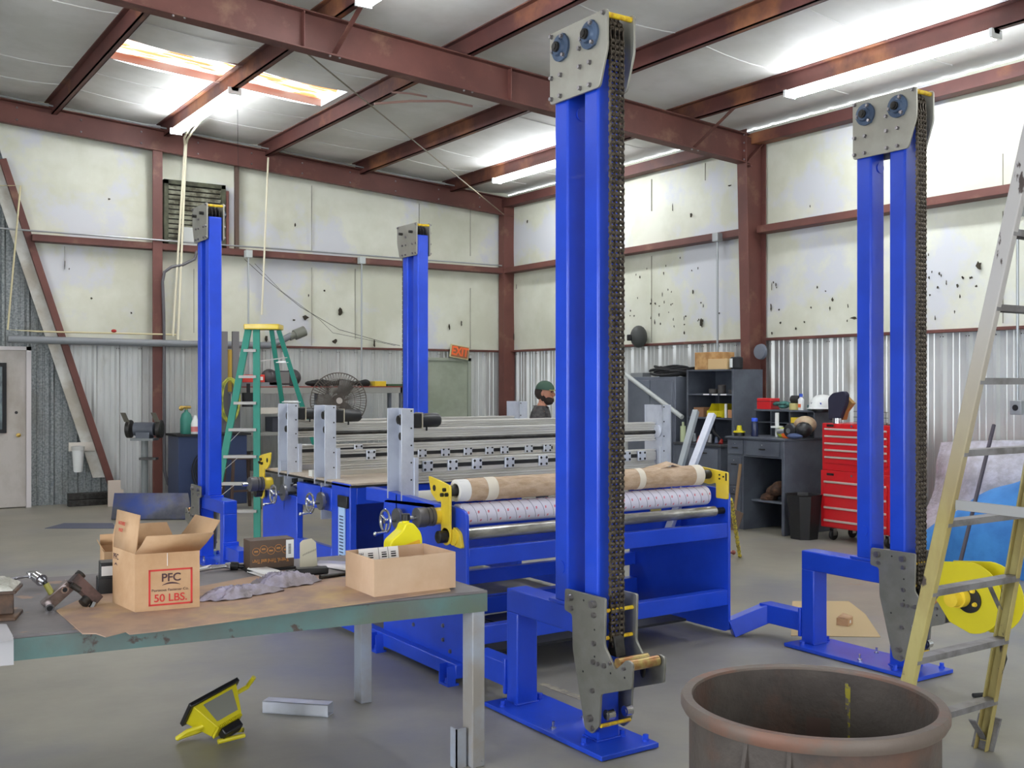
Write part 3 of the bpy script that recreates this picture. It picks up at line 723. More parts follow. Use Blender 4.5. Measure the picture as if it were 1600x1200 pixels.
T3 = copy_tree(T1); T3.location = (3.14, 10.15, 0); T3.rotation_euler = (0, 0, PI); T3['label'] = 'leftmost far blue lift tower standing in front of the louvre vent'
T4 = copy_tree(T1); T4.location = (5.32, 10.13, 0); T4.rotation_euler = (0, 0, PI); T4['label'] = 'far blue lift tower just left of the EXIT sign'
WM[T2.name] = Matrix.Translation((5.265, 3.61, 0))
MB().beam((5.262, 4.84, .155), (5.035, 4.97, .05), .1, .115).build('arm_extension', BLUE, T2, bevel=.005)
MB().beam((TX, 4.86, .15), (TX, 4.97, .12), .1, .1).build('arm_extension', BLUE, T1, bevel=.005)
# yellow disc guard on the right tower's carriage
c = atX(1520, 933, 5.19)
g = thing('disc_guard', 'bright yellow round guard with dark hub bolted beside the right tower carriage', 'machine guard', (c.x, c.y, c.z))
for x0, dx, dy in ((5.16, 0, 0), (5.27, 0, -.05)):
    pts = [(c.y + dy + .19 * math.cos(a), c.z + .19 * math.sin(a)) for a in [math.radians(v) for v in range(-180, 91, 10)]] + [(c.y + dy + .2, c.z + .19)] + [(c.y + dy + .2, c.z - .02)] * 0
    pts = [(c.y + dy - .19 * math.sin(a), c.z + .19 * math.cos(a)) for a in [math.radians(v) for v in range(0, 181, 9)]] + [(c.y + dy + .12, c.z - .15), (c.y + dy + .22, c.z - .02), (c.y + dy + .22, c.z + .165)]
    MB().prism(pts, 'x', x0, x0 + .006).build('guard_plate', YELB, g, bevel=.002)
MB().lathe([(.07, 0), (.07, -.01), (.05, -.012), (.02, -.012)], (5.158, c.y, c.z - .01), 'x', 28).build('hub_ring', BLACK, g)
MB().cyl((5.05, c.y + .04, c.z - .005), (5.16, c.y + .04, c.z - .005), .04, 20).cyl((5.1, c.y + .04, c.z), (5.16, c.y + .04, c.z), .055, 20).build('hub', YEL, g)
mb = MB()
for k in range(4):
    a = k * PI / 2 + .6; mb.hexbolt((5.15, c.y + .05 * math.cos(a), c.z + .05 * math.sin(a)), (-1, 0, 0), .01, .02)
mb.build('hub_bolt', YEL, g)
MB().cyl((5.166, c.y - .15, c.z - .1), (5.27, c.y - .15, c.z - .1), .008).build('guard_spacer', YELP, g)
p = atD(1552, 985, 5.6)
solo(MB().tube([(5.25, c.y - .12, c.z - .16), (5.26, c.y - .14, .2), (5.22, c.y - .1, .012), (5.1, c.y - .06, .012)], .012), 'power_cable', BLACKM, 'black cable dropping from the yellow disc guard to the floor', 'cable')
# ================================================================ THE MACHINE
m = thing('laminating_machine', 'long blue machine with steel rollers, side plates and bed between the towers', 'machine', (4.0, 6.5, 0))
MXL, MXR = 3.0, 5.02
for x, nm in ((MXL, 'side_plate'), (MXR - .02, 'side_plate')):
    mb = MB(); P = rpoly([(4.95, .03), (4.95, .95), (5.12, .97), (5.95, .93), (5.95, .03)], .05)
    mb.prism(P, 'x', x, x + .02); mb.build(nm, BLUE, m, bevel=.003)
for x in (MXL - .055, MXR - .01):
    mb = MB(); mb.box(x, x + .07, 4.97, 8.95, .035, .115); o_ = mb.build('base_rail', BLUE, m, bevel=.006)
    for y in ((4.97, 5.84, 7.6) if x < 4 else ()):
        mb = MB(); mb.box(x - .05, x + .02, y, y + .1, .0, .012); mb.prism([(y, .012), (y + .012, .012), (y + .012, .11), (y, .06)], 'x', x - .05, x + .0); mb.prism([(y + .088, .012), (y + .1, .012), (y + .1, .06), (y + .088, .11)], 'x', x - .05, x); mb.hexbolt((x - .025, y + .05, .012), (0, 0, 1), .012, .025)
        mb.build('foot_bracket', BLUE, o_)
for y0, y1, z0, z1 in ((4.955, 5.0, .645, .745), (5.88, 5.94, .34, .43), (4.955, 5.02, .205, .307), (5.86, 5.94, .14, .25)):
    MB().box(MXL + .02, MXR - .02, y0, y1, z0, z1).build('cross_member', BLUE, m, bevel=.005)
MB().box(MXL + .02, MXR - .02, 5.4, 5.42, .62, .9).build('inner_panel', BLUE, m)
MB().box(MXL + .02, MXR - .3, 5.05, 5.85, .12, .135).build('belly_pan', mat('black_pan', (26, 28, 34), .6), m)
mb = MB()
for x in (3.2, 3.34, 3.48): mb.cyl((x, 5.05, .2), (x, 5.85, .2), .006)
mb.build('tie_rod', STEELD, m)
mb = MB()
for y, z in ((5.2, .28), (5.2, .2), (5.55, .22), (5.7, .35), (5.12, .15), (5.02, .5), (5.1, .83)):
    mb.hexbolt((MXL, y, z), (-1, 0, 0), .01, .01)
for y, z in ((5.15, .9), (5.4, .87), (5.3, .76)): mb.ball((MXR - .02, y, z), .01, seg=8)
mb.build('frame_bolt', BOLT, m)
# rollers
MB().cyl((MXL + .02, 5.0, .82), (MXR - .1, 5.0, .82), .034, 28).build('steel_roller', mat('worn_steel_roller', (178, 176, 170), .3, .7, col2=(130, 128, 120), scale=5, stretch=(1, 4, 4)), m)
MB().cyl((MXR - .1, 5.0, .82), (MXR - .02, 5.0, .82), .022, 16).build('roller_journal', STEELD, m)
mb = MB()
for x in (4.15, 4.72): mb.box(x, x + .09, 5.39, 5.40, .78, .81)
mb.build('warning_label', mat('label_yellow', (206, 190, 110), .6), m)
# bed module
BY0, BY1 = 6.44, 8.0
for x in (MXL, MXR - .06):
    mb = MB(); mb.box(x, x + .05, BY0, 6.74, .115, .98); mb.box(x, x + .05, 6.74, 7.36, .77, .93); mb.box(x, x + .05, 6.74, 7.36, .32, .52); mb.box(x, x + .05, 7.36, 8.06, .115, .82)
    mb.build('side_frame', BLUE, m, bevel=.006)
MB().box(MXL + .05, MXR - .06, BY0, BY0 + .05, .845, .958).build('bed_beam', BLUE, m, bevel=.004)
MB().box(3.62, MXR - .06, 7.9, 7.95, .12, .8).build('added_shade_panel', BLUE, m)  # panel added to keep the space under the bed dark
MB().box(MXL - .0, MXR - .03, BY0 - .01, BY1, .958, .972).build('bed_edge', BLACKM, m)
MB().box(MXL + .01, MXR - .04, BY0, BY1, .972, .985).build('bed_board', mat('scuffed_beige_bed', (198, 184, 168), .5, col2=(176, 160, 142), scale=8, stretch=(1, 5, 1)), m)
MB().box(MXL + .01, MXR - .04, 7.1, 7.16, .985, 1.03).build('bed_strip', mat('white_strip', (224, 222, 214), .4), m)
MB().box(MXL + .01, MXR - .04, 7.7, 7.76, .985, 1.06).build('bed_strip', ALU, m)
# front deck arm between the gantry and the rolls
mb = MB(); mb.prism([(5.3, .93), (6.2, .9), (6.2, .985), (5.9, .985), (5.3, .955)], 'x', MXL - .0, MXL + .06); mb.build('arm', BLUE, m, bevel=.004)
MB().box(MXL + .06, MXR - .06, 5.55, 6.1, .935, .95).build('deck_plate', mat('pale_deck', (214, 212, 204), .4, .2), m)
# rulers
mb = MB().box(MXL - .012, MXL - .004, 6.5, 6.6, .45, .82); ru = mb.build('label_strip', mat('pale_blue_strip', (176, 206, 240), .5), m)
mb = MB()
for k in range(14): mb.box(MXL - .014, MXL - .011, 6.52, 6.58, .47 + k * .022, .478 + k * .022)
mb.build('label_mark', mat('strip_marks', (60, 70, 110), .5), ru)
MB().box(MXL - .02, MXL - .002, 6.45, 6.6, .82, .9).build('switch_box', BLACK, m, bevel=.004)
# ---- rolls
def roll(name, y, z, r, x0, x1, ma, label, core=None):
    t = thing(name, label, 'roll', ((x0 + x1) / 2, y, z - r))
    mb = MB(); prof = []; n = 90
    for i in range(n + 1): prof.append((r * (1 + (.02 * math.sin(i * 1.7) * math.sin(i * .37) if name == 'paper_wrapped_roll' else 0)), x0 + (x1 - x0) * i / n - (x0 + x1) / 2))
    mb.lathe(prof, ((x0 + x1) / 2, y, z), 'x', 36); mb.build('wrapping' if name == 'paper_wrapped_roll' else 'film', ma, t)
    return t
br = roll('paper_wrapped_roll', 5.1, 1.052, .065, 3.09, 4.86, PAPER, 'long roll wrapped in brown kraft paper with white tape bands')
MB().lathe([(.04, 0), (.062, 0), (.062, .09), (.04, .09)], (3.02, 5.1, 1.052), 'x', 30, cap=False).build('white_core_end', WHITE, br)
MB().cyl((2.98, 5.1, 1.052), (5.0, 5.1, 1.052), .03, 18).build('core_shaft', STEELD, br)
for x, w in ((3.2, .07), (4.32, .05), (4.8, .075)): MB().lathe([(.0665, 0), (.0675, .002), (.0675, w - .002), (.0665, w)], (x, 5.1, 1.052), 'x', 36, cap=False).build('tape_band', mat('masking_tape', (224, 214, 196), .6), br)
mb = MB(); pts = [(4.45, 5.12, 1.115), (4.55, 5.1, 1.135), (4.62, 5.1, 1.15), (4.72, 5.12, 1.128), (4.78, 5.13, 1.112)]
for a, b in zip(pts, pts[1:]): mb.quad((a[0], a[1] - .03, a[2] - .02), (b[0], b[1] - .03, b[2] - .02), (b[0], b[1] + .03, b[2]), (a[0], a[1] + .03, a[2]))
mb.build('loose_paper_flap', PAPER, br, solid=.001)
wf = roll('printed_film_roll', 5.1, .915, .062, 3.03, 4.93, mat('white_backing', (226, 222, 236), .4), 'white printed backing roll with red logo marks under the brown roll')
# diagonal printed lines and red marks on the film
mb = MB(); mr = MB()
for k in range(30):
    xb_ = 3.02 + k * .066; pts = []
    for j in range(9):
        a = math.radians(75 + j * 18); pts.append((xb_ + (8 - j) * -.006 + .05, 5.1 + .0627 * math.cos(a), .915 + .0627 * math.sin(a)))
    pts = [p for p in pts if 3.035 < p[0] < 4.925]
    if len(pts) > 2: mb.tube(pts, .0012, 4)
    for a in (100, 165, 210):
        x = xb_ + .05 + (a - 165) * .0004; c = Vector((x, 5.1 + .0624 * math.cos(math.radians(a)), .915 + .0624 * math.sin(math.radians(a))))
        nrm = Vector((0, math.cos(math.radians(a)), math.sin(math.radians(a)))); up = Vector((0, -nrm.z, nrm.y)); up = -up if up.z < 0 else up
        if x < 4.92:
            for s_ in (-1, 0, 1): mr.quad(*[c + nrm * .0008 + Vector((u * .0062, 0, 0)) + up * (v * .0019 + s_ * .0048) for u, v in ((-1, -1), (.7, -1), (1, 1), (-.7, 1))])
film = [x for x in bpy.data.objects if x.parent == wf and x.name.startswith('film')][0]
absorb(film, mb.build('printed_line', mat('print_dark', (96, 90, 110), .5), wf)); absorb(film, mr.build('printed_logo', mat('print_red', (216, 96, 112), .5), wf))
# ---- yellow roll arms (part of the machine)
def yarm(X, y0, sgn, inner):
    a = MB(); t0, t1 = (X - .012, X)
    P = [(y0 - .045, .8), (y0 - .045, 1.085), (y0 + .06, 1.105), (y0 + .2, 1.125), (y0 + .17, 1.03), (y0 + .1, .985), (y0 + .055, .995), (y0 + .055, .8)]
    P = rpoly([(y0 + (v - y0) * sgn, z) for v, z in P], .015)
    a.prism(P, 'x', t0, t1).cyl((t0, y0 + .005 * sgn, .8), (t1, y0 + .005 * sgn, .8), .05, 24)
    o = a.build('roll_arm', YEL, m, bevel=.002)
    b = MB()
    for v, z in ((.005, 1.06), (-.02, 1.035), (.03, 1.03)): b.cyl((t0 - .015, y0 + v * sgn, z), (t0, y0 + v * sgn, z), .011, 12)
    b.cyl((t0 - .001, y0 + .13 * sgn, 1.06), (t1 + .001, y0 + .13 * sgn, 1.06), .018, 18)
    b.build('arm_bolt', STEELD, o)
    d = -1 if inner > 0 else 1
    h = MB(); xx = X - .012 if inner > 0 else X
    h.lathe([(.035, 0), (.035, .05 * d), (.028, .055 * d), (.0, .055 * d)], (xx, y0, .8), 'x', 24); h.build('pivot_hub', STEELD, o)
    f = MB(); f.lathe([(.045, 0), (.045, .02)], (X + .002, y0 - .05 * sgn, .8), 'x', 24); f.build('pivot_flange', YEL, o)
    return o
ya = yarm(MXL - .03, 5.1, 1, 1)
f = MB().prism(rpoly([(4.99, .83), (5.06, .86), (5.06, .75), (4.965, .745)], .02), 'x', MXL - .02, MXL); f.build('flange_plate', YEL, m, bevel=.002)
def clutch(y, z):
    c = (MXL - .045, y, z); o = MB().lathe([(.048, .04), (.048, -.03), (.03, -.03)], c, 'x', 30).build('clutch_ring', YEL, m)
    MB().lathe([(.054, -.03), (.054, -.05), (.046, -.052), (.052, -.056), (.052, -.075), (.046, -.078), (.056, -.082), (.056, -.135), (.044, -.14), (.0, -.14)], c, 'x', 30).build('clutch_drum', mat('grey_drum', (96, 94, 96), .45, .5), o)
    MB().cyl((c[0] - .19, y, z), (c[0] - .13, y, z), .014, 14).build('clutch_shaft', CHROME, o)
clutch(5.19, .905)
yarm(MXL - .03, 7.98, -1, 1)
clutch(7.86, .88)
# right arms
P = rpoly([(4.93, .90), (4.93, 1.075), (5.03, 1.085), (5.2, 1.1), (5.2, 1.0), (5.1, .985), (5.035, 1.0), (5.035, .90)], .012)
o = MB().prism(P, 'x', MXR - .05, MXR - .035).build('roll_arm', YEL, m, bevel=.002)
b = MB()
for y, z in ((5.0, 1.055), (5.0, 1.03), (4.965, 1.045)): b.cyl((MXR - .056, y, z), (MXR - .05, y, z), .006, 10)
b.box(MXR - .053, MXR - .05, 4.935, 4.947, 1.02, 1.07)
b.build('arm_bolt', BLACKM, o)
# ---- aluminium cross gantries
def gantry(Y, label, blocks, swap=False):
    g = thing('cross_gantry', label, 'gantry', (4.1, Y, .98), 0, 'aluminium cross gantries on the machine bed')
    XA, XB = MXL - .005, MXR + .16
    for x, s in ((XA, 1), (XB, -1)):
        u = MB(); y0, y1 = Y - .09, Y + .1; z0 = .94
        xo, xi = x, x + .085 * s
        u.box(*sorted((xi - .006 * s, xi)), y0, y1, z0, 1.5); u.box(*sorted((xo, xi)), y0, y0 + .008, z0, 1.5); u.box(*sorted((xo, xi)), y1 - .008, y1, z0, 1.5)
        up = u.build('upright', ALU, g, bevel=.0015)
        h = MB()
        for k in range(6):
            z = 1.485 - k * .105; h.cyl((x + .068 * s, y0 - .0015, z), (x + .068 * s, y0 + .002, z), .0055, 10)
        h.build('screw_hole', BLACKM, up)
        MB().box(*sorted((xi, xi + .028 * s)), Y - .1, Y - .088, .72, 1.2).build('slide_plate', ALU, g, bevel=.001)
        if s > 0:
            MB().box(x + .005, xi + .02, Y - .02, Y - .008, .7, .97).build('bracket_plate', ALU, g)
            MB().prism([(Y - .1, .7), (Y + .12, .68), (Y + .12, .95), (Y - .1, .95)], 'x', xi + .03, xi + .038).build('bracket_plate', ALU, g)
            for z in (.885, .8): MB().lathe([(.035, 0), (.033, -.03), (.02, -.045), (.012, -.06), (0, -.06)], (xi + .03, Y - .06, z), 'x', 20).cyl((xi - .05, Y - .06, z), (xi + .06, Y - .06, z), .009).build('clamp_knob', CHROME, g)
            MB().box(xi + .06, xi + .14, Y - .11, Y - .03, .86, .92).build('limit_switch', BLACK, g, bevel=.004)
            MB().box(xi - .03, xi + .01, Y - .08, Y - .04, .905, .945).build('stop_block', BLACKM, g)
            # handwheel
            hx, hy, hz = x - .12, Y - .115, .83
            hw = MB(); pts = [(hx, hy + .066 * math.cos(a), hz + .066 * math.sin(a)) for a in [2 * PI * i / 28 for i in range(28)]]
            hw.tube(pts, .0085, 8, True)
            for k in range(3):
                a = k * 2 * PI / 3 + .5; hw.tube([(hx + .01, hy, hz), (hx, hy + .064 * math.cos(a), hz + .064 * math.sin(a))], .007, 6)
            hw.cyl((hx - .01, hy, hz), (hx + .03, hy, hz), .016, 16); w = hw.build('handwheel', CHROME, g)
            MB().tube([(hx, hy - .03, hz - .06), (hx - .035, hy - .03, hz - .063), (hx - .075, hy - .03, hz - .066)], [.006, .007, .009], 10).ball((hx - .082, hy - .03, hz - .067), .013).build('crank_handle', CHROME, w)
            MB().cyl((hx, hy, hz), (xi - .02, hy + .02, hz), .012).lathe([(.062, 0), (.062, .02), (.04, .024)], (x - .05, hy + .0, hz + .01), 'x', 26).build('wheel_shaft', mat('zinc_dull', (140, 140, 142), .35, .8), g)
            for i, (zz, rr) in enumerate(((1.43, .034), (1.33, .03))):
                yy = Y - .02 if (i == 0) != swap else Y - .048
                MB().lathe([(rr, 0), (rr, -.05), (rr * .8, -.055), (rr * .8, -.065), (rr * .45, -.068), (0, -.068)], (xi - .006, yy, zz if not swap else zz - .02), 'x', 22).build('timing_pulley', STEELD, g)
        else:
            MB().lathe([(.045, 0), (.045, -.012), (.02, -.02)], (XB - .085, Y - .045, 1.31), 'x', 26).build('flange_bearing', ALU, g)
    xa, xb = XA + .09, XB - .09
    def prof(y, z0, z1, gro, w=.03):
        mb = MB(); P = [(y - w, z0)]
        for zz in gro: P += [(y - w, zz - .004), (y - w + .014, zz - .004), (y - w + .014, zz + .004), (y - w, zz + .004)]
        P += [(y - w, z1), (y + w, z1), (y + w, z0)]
        return mb.prism(P, 'x', xa, xb)
    prof(Y, 1.318, 1.375, (1.33, 1.345, 1.36)).build('beam', ALUX, g)
    prof(Y, 1.245, 1.29, (1.258, 1.275)).build('beam', ALUX, g)
    MB().box(xa, xb, Y + .01, Y + .03, 1.24, 1.37).build('beam_web', ALUX, g)
    MB().cyl((xa, Y - .03, 1.305), (xb, Y - .03, 1.305), .013, 14).build('drive_shaft', STEELD, g)
    lb = prof(Y, 1.035, 1.18, (1.05, 1.065, 1.085, 1.098, 1.168)).build('lower_beam', ALUX, g)
    MB().box(xa + .02, xb - .1, Y - .037, Y - .028, 1.127, 1.152).build('slide_rail', BLACKM, g)
    for x in blocks:
        bk = MB().box(x - .035, x + .035, Y - .056, Y - .036, 1.106, 1.174).build('slider_block', ALU, g, bevel=.004)
        h = MB()
        for i in (-1, 1):
            for j in (-1, 1): h.cyl((x + i * .022, Y - .0575, 1.14 + j * .021), (x + i * .022, Y - .055, 1.14 + j * .021), .0085, 12)
        h.build('socket_screw', BLACKM, bk)
    mo = MB().box(XA + .085, XA + .15, Y - .075, Y + .01, 1.38, 1.47).build('gear_head', BLACK, g, bevel=.006)
    MB().lathe([(.042, 0), (.044, .03), (.044, .12), (.036, .135), (0, .135)], (XA + .158, Y - .033, 1.425), 'x', 24).build('motor', BLACK, g)
    MB().box(XA + .15, XA + .156, Y - .08, Y + .015, 1.375, 1.475).build('motor_flange', mat('pale_flange', (200, 190, 170), .4, .5), g)
    MB().cyl((XA + .2, Y - .045, 1.39), (XA + .2, Y - .045, 1.36), .006, 8).build('cable_stub', BLACKM, g)
    return g
gantry(5.79, 'aluminium cross gantry nearest the rolls, with the largest motor in view', [3.2, 3.38, 3.56, 3.81, 4.08, 4.33, 4.56, 4.80, 4.94])
gantry(6.93, 'middle aluminium cross gantry, second upright from the green stepladder', [3.37, 3.79, 3.99, 4.186, 4.38, 4.52, 4.75, 4.93])
gantry(7.62, 'rear aluminium cross gantry, leftmost of the three uprights', [3.3, 3.6, 3.9, 4.2, 4.6], True)
# loose extrusions leaning at the right of the machine
def leanbar(p, q, w, h, name, label, ma=ALUX, cat='bar', grp=None):
    mb = MB().beam(p, q, w, h); d = (Vector(q) - Vector(p)).normalized()
    o = mb.build(name, ma, None, bevel=.003); recentre(o); return tag(o, label, cat, grp)
fl = atD(1040, 870, 7.95); fl.z = .01
a = atD(1113, 647, 7.5); b = atD(1076, 745, 7.3)
leanbar(b + (b - a) * 1.0, a, .052, .036, 'aluminium_extrusion', 'white grooved aluminium bar leaning behind the right end of the machine', ALU)
a = atD(1100, 642, 7.6); b = atD(1076, 730, 7.4)
leanbar(b + (b - a) * 1.1 + Vector((-.03, .05, 0)), a + Vector((-.03, .05, 0)), .04, .04, 'aluminium_extrusion', 'duller thin aluminium bar leaning just behind the white one', mat('dull_grey_bar', (150, 156, 158), .5, .3))
# ================================================================ WORKBENCH IN FRONT
TZ = .76
TEAL = mat('chipped_teal_over_grey_paint', (86, 118, 116), .5, col2=(92, 98, 94), scale=2.2, lo=.42, hi=.62, col3=(88, 104, 82), scale3=1.2, lo3=.5, hi3=.66, speck=((70, 56, 50), 7, .6, .64), bump=.08)
LEGG = mat('chipped_pale_grey_leg', (160, 168, 184), .45, col2=(150, 144, 138), scale=2.5, speck=((40, 42, 50), 11, .68, .71))
TOP = mat('worn_steel_bench_top', (118, 112, 112), .5, .1, col2=(96, 92, 96), scale=2.4, col3=(70, 84, 150), scale3=2.6, lo3=.62, hi3=.7, bump=.05, speck=((150, 120, 100), 5, .6, .66))
def TP(u, v, z=TZ): return Vector((u, 3.85 + .128 * (2.44 - u) + v, z))
bench = thing('steel_workbench', 'chipped teal and grey steel workbench covered with boxes and rags', 'workbench', (1.2, 4.5, 0))
XLB = -.35
def slanted(mb, u0, u1, v0, v1, z0, z1):
    vs = [mb.bm.verts.new(TP(u, v, z)) for u in (u0, u1) for v in (v0, v1) for z in (z0, z1)]
    for f in ((0, 1, 3, 2), (4, 6, 7, 5), (0, 4, 5, 1), (2, 3, 7, 6), (0, 2, 6, 4), (1, 5, 7, 3)): mb.bm.faces.new([vs[i] for i in f])
    return mb
slanted(MB(), XLB, 2.44, 0, 1.19, TZ - .012, TZ).build('bench_top', TOP, bench, bevel=.002)
mb = MB(); slanted(mb, XLB, 2.44, .0, .012, TZ - .09, TZ - .012); slanted(mb, XLB, 2.44, 1.178, 1.19, TZ - .09, TZ - .012); slanted(mb, 2.428, 2.44, .012, 1.178, TZ - .09, TZ - .012); slanted(mb, XLB, XLB + .012, .012, 1.178, TZ - .09, TZ - .012)
mb.build('apron', TEAL, bench, bevel=.003)
for u, v in ((2.372, .002), (2.372, 1.1), (XLB + .01, .002), (XLB + .01, 1.1)):
    p = TP(u, v); mb = MB().box(p.x, p.x + .062, p.y, p.y + .085, 0.0, TZ - .085 if v > .5 else TZ - .015); mb.build('leg', LEGG if not (v < .5 and u > 2) else LEGG, bench, bevel=.004)
p = TP(2.33, .03)
solo(MB().box(p.x - .02, p.x + .03, p.y, p.y + .006, .0, .17).box(p.x - .02, p.x - .014, p.y, p.y + .05, 0, .17), 'angle_offcut', LEGG, 'short pale angle iron offcut standing against the near bench leg', 'offcut')
# worn lettering ghosts on the apron
# cardboard sheet
pts = [atZ(u, v, TZ + .001) for u, v in ((88, 955), (129, 991), (150, 991), (165, 996), (196, 988), (203, 992), (240, 988), (560, 944), (704, 924), (700, 917), (560, 905), (430, 895), (310, 918), (170, 922), (120, 940))]
solo(MB().prism([(p.x, p.y) for p in pts], 'z', TZ + .0008, TZ + .005), 'cardboard_sheet', mat('flattened_brown_card', (178, 146, 122), .8, col2=(154, 128, 116), scale=4, col3=(190, 160, 116), scale3=3), 'flattened torn cardboard sheet covering the front of the bench top', 'cardboard')
TC = TZ + .005
# ---- open red printed carton
def carton(name, label, c, w, d, h, rz, z, ma, flaps=None, t=.004, cat='box', lean=0):
    """c = near left bottom corner"""
    th_ = thing(name, label, cat, (c[0], c[1], z), rz)
    M = WM[th_.name] @ Matrix(((1, lean, 0, 0), (0, 1, 0, 0), (0, 0, 1, 0), (0, 0, 0, 1)))
    mb = MB(M); mb.box(0, w, 0, d, 0, t); mb.box(0, w, 0, t, t, h); mb.box(0, w, d - t, d, t, h); mb.box(0, t, t, d - t, t, h); mb.box(w - t, w, t, d - t, t, h)
    mb.build('carton_body', ma, th_, bevel=.0015)
    return th_, M
RP = mat('red_print', (196, 52, 48), .7); DP = mat('dark_print', (74, 46, 52), .7)
pf, M = carton('printed_carton', 'open brown carton with red printed frame reading 50 LBS.', (1.055, 4.215), .243, .24, .226, math.radians(-9), TC, CARD, lean=-.27)
def flap(M, p0, p1, lean, ln, nm='flap', m=CARD, cut=0):
    p0, p1, lean = Vector(p0), Vector(p1), Vector(lean).normalized() * ln
    mb = MB(M); e = (p1 - p0).normalized(); mid = lean * .5 + Vector((0, 0, -.004))
    mb.quad(p0, p1, p1 + mid - e * cut * .3, p0 + mid + e * cut * .3); mb.quad(p0 + mid + e * cut * .3, p1 + mid - e * cut * .3, p1 + lean - e * cut, p0 + lean + e * cut)
    return mb.build(nm, m, pf if M is WMpf else None, solid=.004)
WMpf = M
flap(M, (.004, .24, .226), (.004, .0, .226), (.1, 0, 1), .15)
flap(M, (0, 0, .226), (.243, 0, .226), (.1, -.55, .5), .115, cut=-.004)
flap(M, (.243, 0, .226), (.243, .24, .226), (.6, .05, .8), .14, cut=.004)
flap(M, (.0, .24, .226), (.243, .24, .226), (0, .4, 1), .09, cut=.02)
# print on the front
mb = MB(M); x0, x1, z0, z1 = .05, .215, .018, .16
for a in ((x0, x1, z0, z0 + .007), (x0, x1, z1 - .007, z1), (x0, x0 + .007, z0, z1), (x1 - .007, x1, z0, z1)): mb.box(a[0], a[1], -.0008, 0, a[2], a[3])
mb.build('printed_frame', RP, pf)
def face(x, z): return M @ Matrix.Translation((x, -.001, z)) @ Matrix.Rotation(PI / 2, 4, 'X')
text('PFC', .044, DP, pf, face(.134, .125), ext=.0004, off=.0008); text('Porteous Fastener Co.', .0145, DP, pf, face(.131, .078), ext=.0004, xs=1.05)
text('50 LBS.', .042, RP, pf, face(.132, .046), ext=.0004, off=.0006, xs=1.0)
mb = MB(M); n_ = 14
for k in range(n_):
    a0 = (k / n_ - .5); a1 = ((k + 1) / n_ - .5); mb.quad((.134 + a0 * .07, -.001, .101 - a0 * a0 * .02), (.134 + a1 * .07, -.001, .101 - a1 * a1 * .02), (.134 + a1 * .07, -.001, .108 - a1 * a1 * .045), (.134 + a0 * .07, -.001, .108 - a0 * a0 * .045))
mb.build('emblem_arc', DP, pf)
sd = lambda y, z: M @ Matrix.Translation((-.001, y, z)) @ Matrix.Rotation(-PI / 2, 4, 'Z') @ Matrix.Rotation(PI / 2, 4, 'X')
text('PFC', .034, DP, pf, sd(.2, .19), ext=.0004); 
mb = MB(M); mb.quad((-.001, .22, .155), (-.001, .2, .168), (-.001, .18, .155), (-.001, .2, .16)); mb.build('emblem_arc', DP, pf)
MB(M).cyl((.12, -.001, .222), (.12, -.001, .172), .0012, 6).build('string', WHITE, pf)
fm = M @ Matrix.Translation((.0, .14, .3)) @ Matrix.Rotation(math.radians(8), 4, 'Y') @ Matrix.Rotation(-PI / 2, 4, 'Z') @ Matrix.Rotation(PI / 2, 4, 'X')
text('FASTENERS', .02, RP, pf, fm @ Matrix.Translation((0, .03, .004)), ext=.0003, xs=.7); text('MADE', .02, RP, pf, fm @ Matrix.Translation((0, .003, .004)), ext=.0003, xs=.8)
# plain carton in front
bx, M2 = carton('plain_carton', 'plain open tan carton at the right end of the bench with barcode labels inside', (1.957, 3.965), .388, .292, .155, math.radians(-1), TC, CARDL)
solo(MB().box(1.973, 2.33, 3.982, 4.24, TC + .006, TC + .05), 'packing_stack', CARD, 'layer of packed card boxes lying low inside the plain carton', 'packing')
lb = thing('shipping_label', 'white shipping label with black barcode stripes sticking up inside the plain carton', 'label', (2.08, 4.19, TC + .05), math.radians(-2))
M3 = WM[lb.name] @ Matrix.Translation((0, 0, 0)) @ Matrix.Rotation(math.radians(-14), 4, 'X')
MB(M3).box(-.075, .115, 0, .002, 0, .115).build('paper', WHITE, lb)
mb = MB(M3)
for x in (-.02, .045, .09):
    for k in range(7): mb.box(x - .012 , x + .012, -.0008, 0, .03 + k * .01, .034 + k * .01 + (.002 if k % 3 else 0))
mb.box(.0185, .02, -.0008, 0, .0, .115).box(.064, .0655, -.0008, 0, 0, .115); mb.build('barcode', BLACKM, lb)
text('GRE', .026, BLACKM, lb, M3 @ Matrix.Translation((-.062, -.001, .075)) @ Matrix.Rotation(PI / 2, 4, 'X') @ Matrix.Rotation(PI / 2, 4, 'Z'), ext=.0003)
# oil jug
jg = thing('oil_jug', 'bright yellow plastic oil jug with black cap behind the plain carton', 'bottle', (2.31, 4.37, TZ))
y0 = 4.345
P = rpoly([(2.235, TZ), (2.395, TZ), (2.395, TZ + .17), (2.385, TZ + .2), (2.345, TZ + .245), (2.305, TZ + .245), (2.295, TZ + .215), (2.228, TZ + .165), (2.228, TZ + .02)], .018)
MB().prism(P, 'y', y0, y0 + .075).cyl((2.325, y0 + .037, TZ + .24), (2.325, y0 + .037, TZ + .262), .017, 18).build('jug_body', mat('yellow_plastic', (244, 232, 30), .35), jg, bevel=.006, seg=3)
MB().cyl((2.325, y0 + .037, TZ + .252), (2.325, y0 + .037, TZ + .284), .021, 20).build('cap', BLACK, jg, bevel=.002)
o_ = MB().prism(rpoly([(2.25, TZ + .02), (2.38, TZ + .02), (2.38, TZ + .165), (2.25, TZ + .13)], .01), 'y', y0 - .0015, y0 + .001).build('jug_label', mat('label_orange', (242, 186, 40), .5), jg)
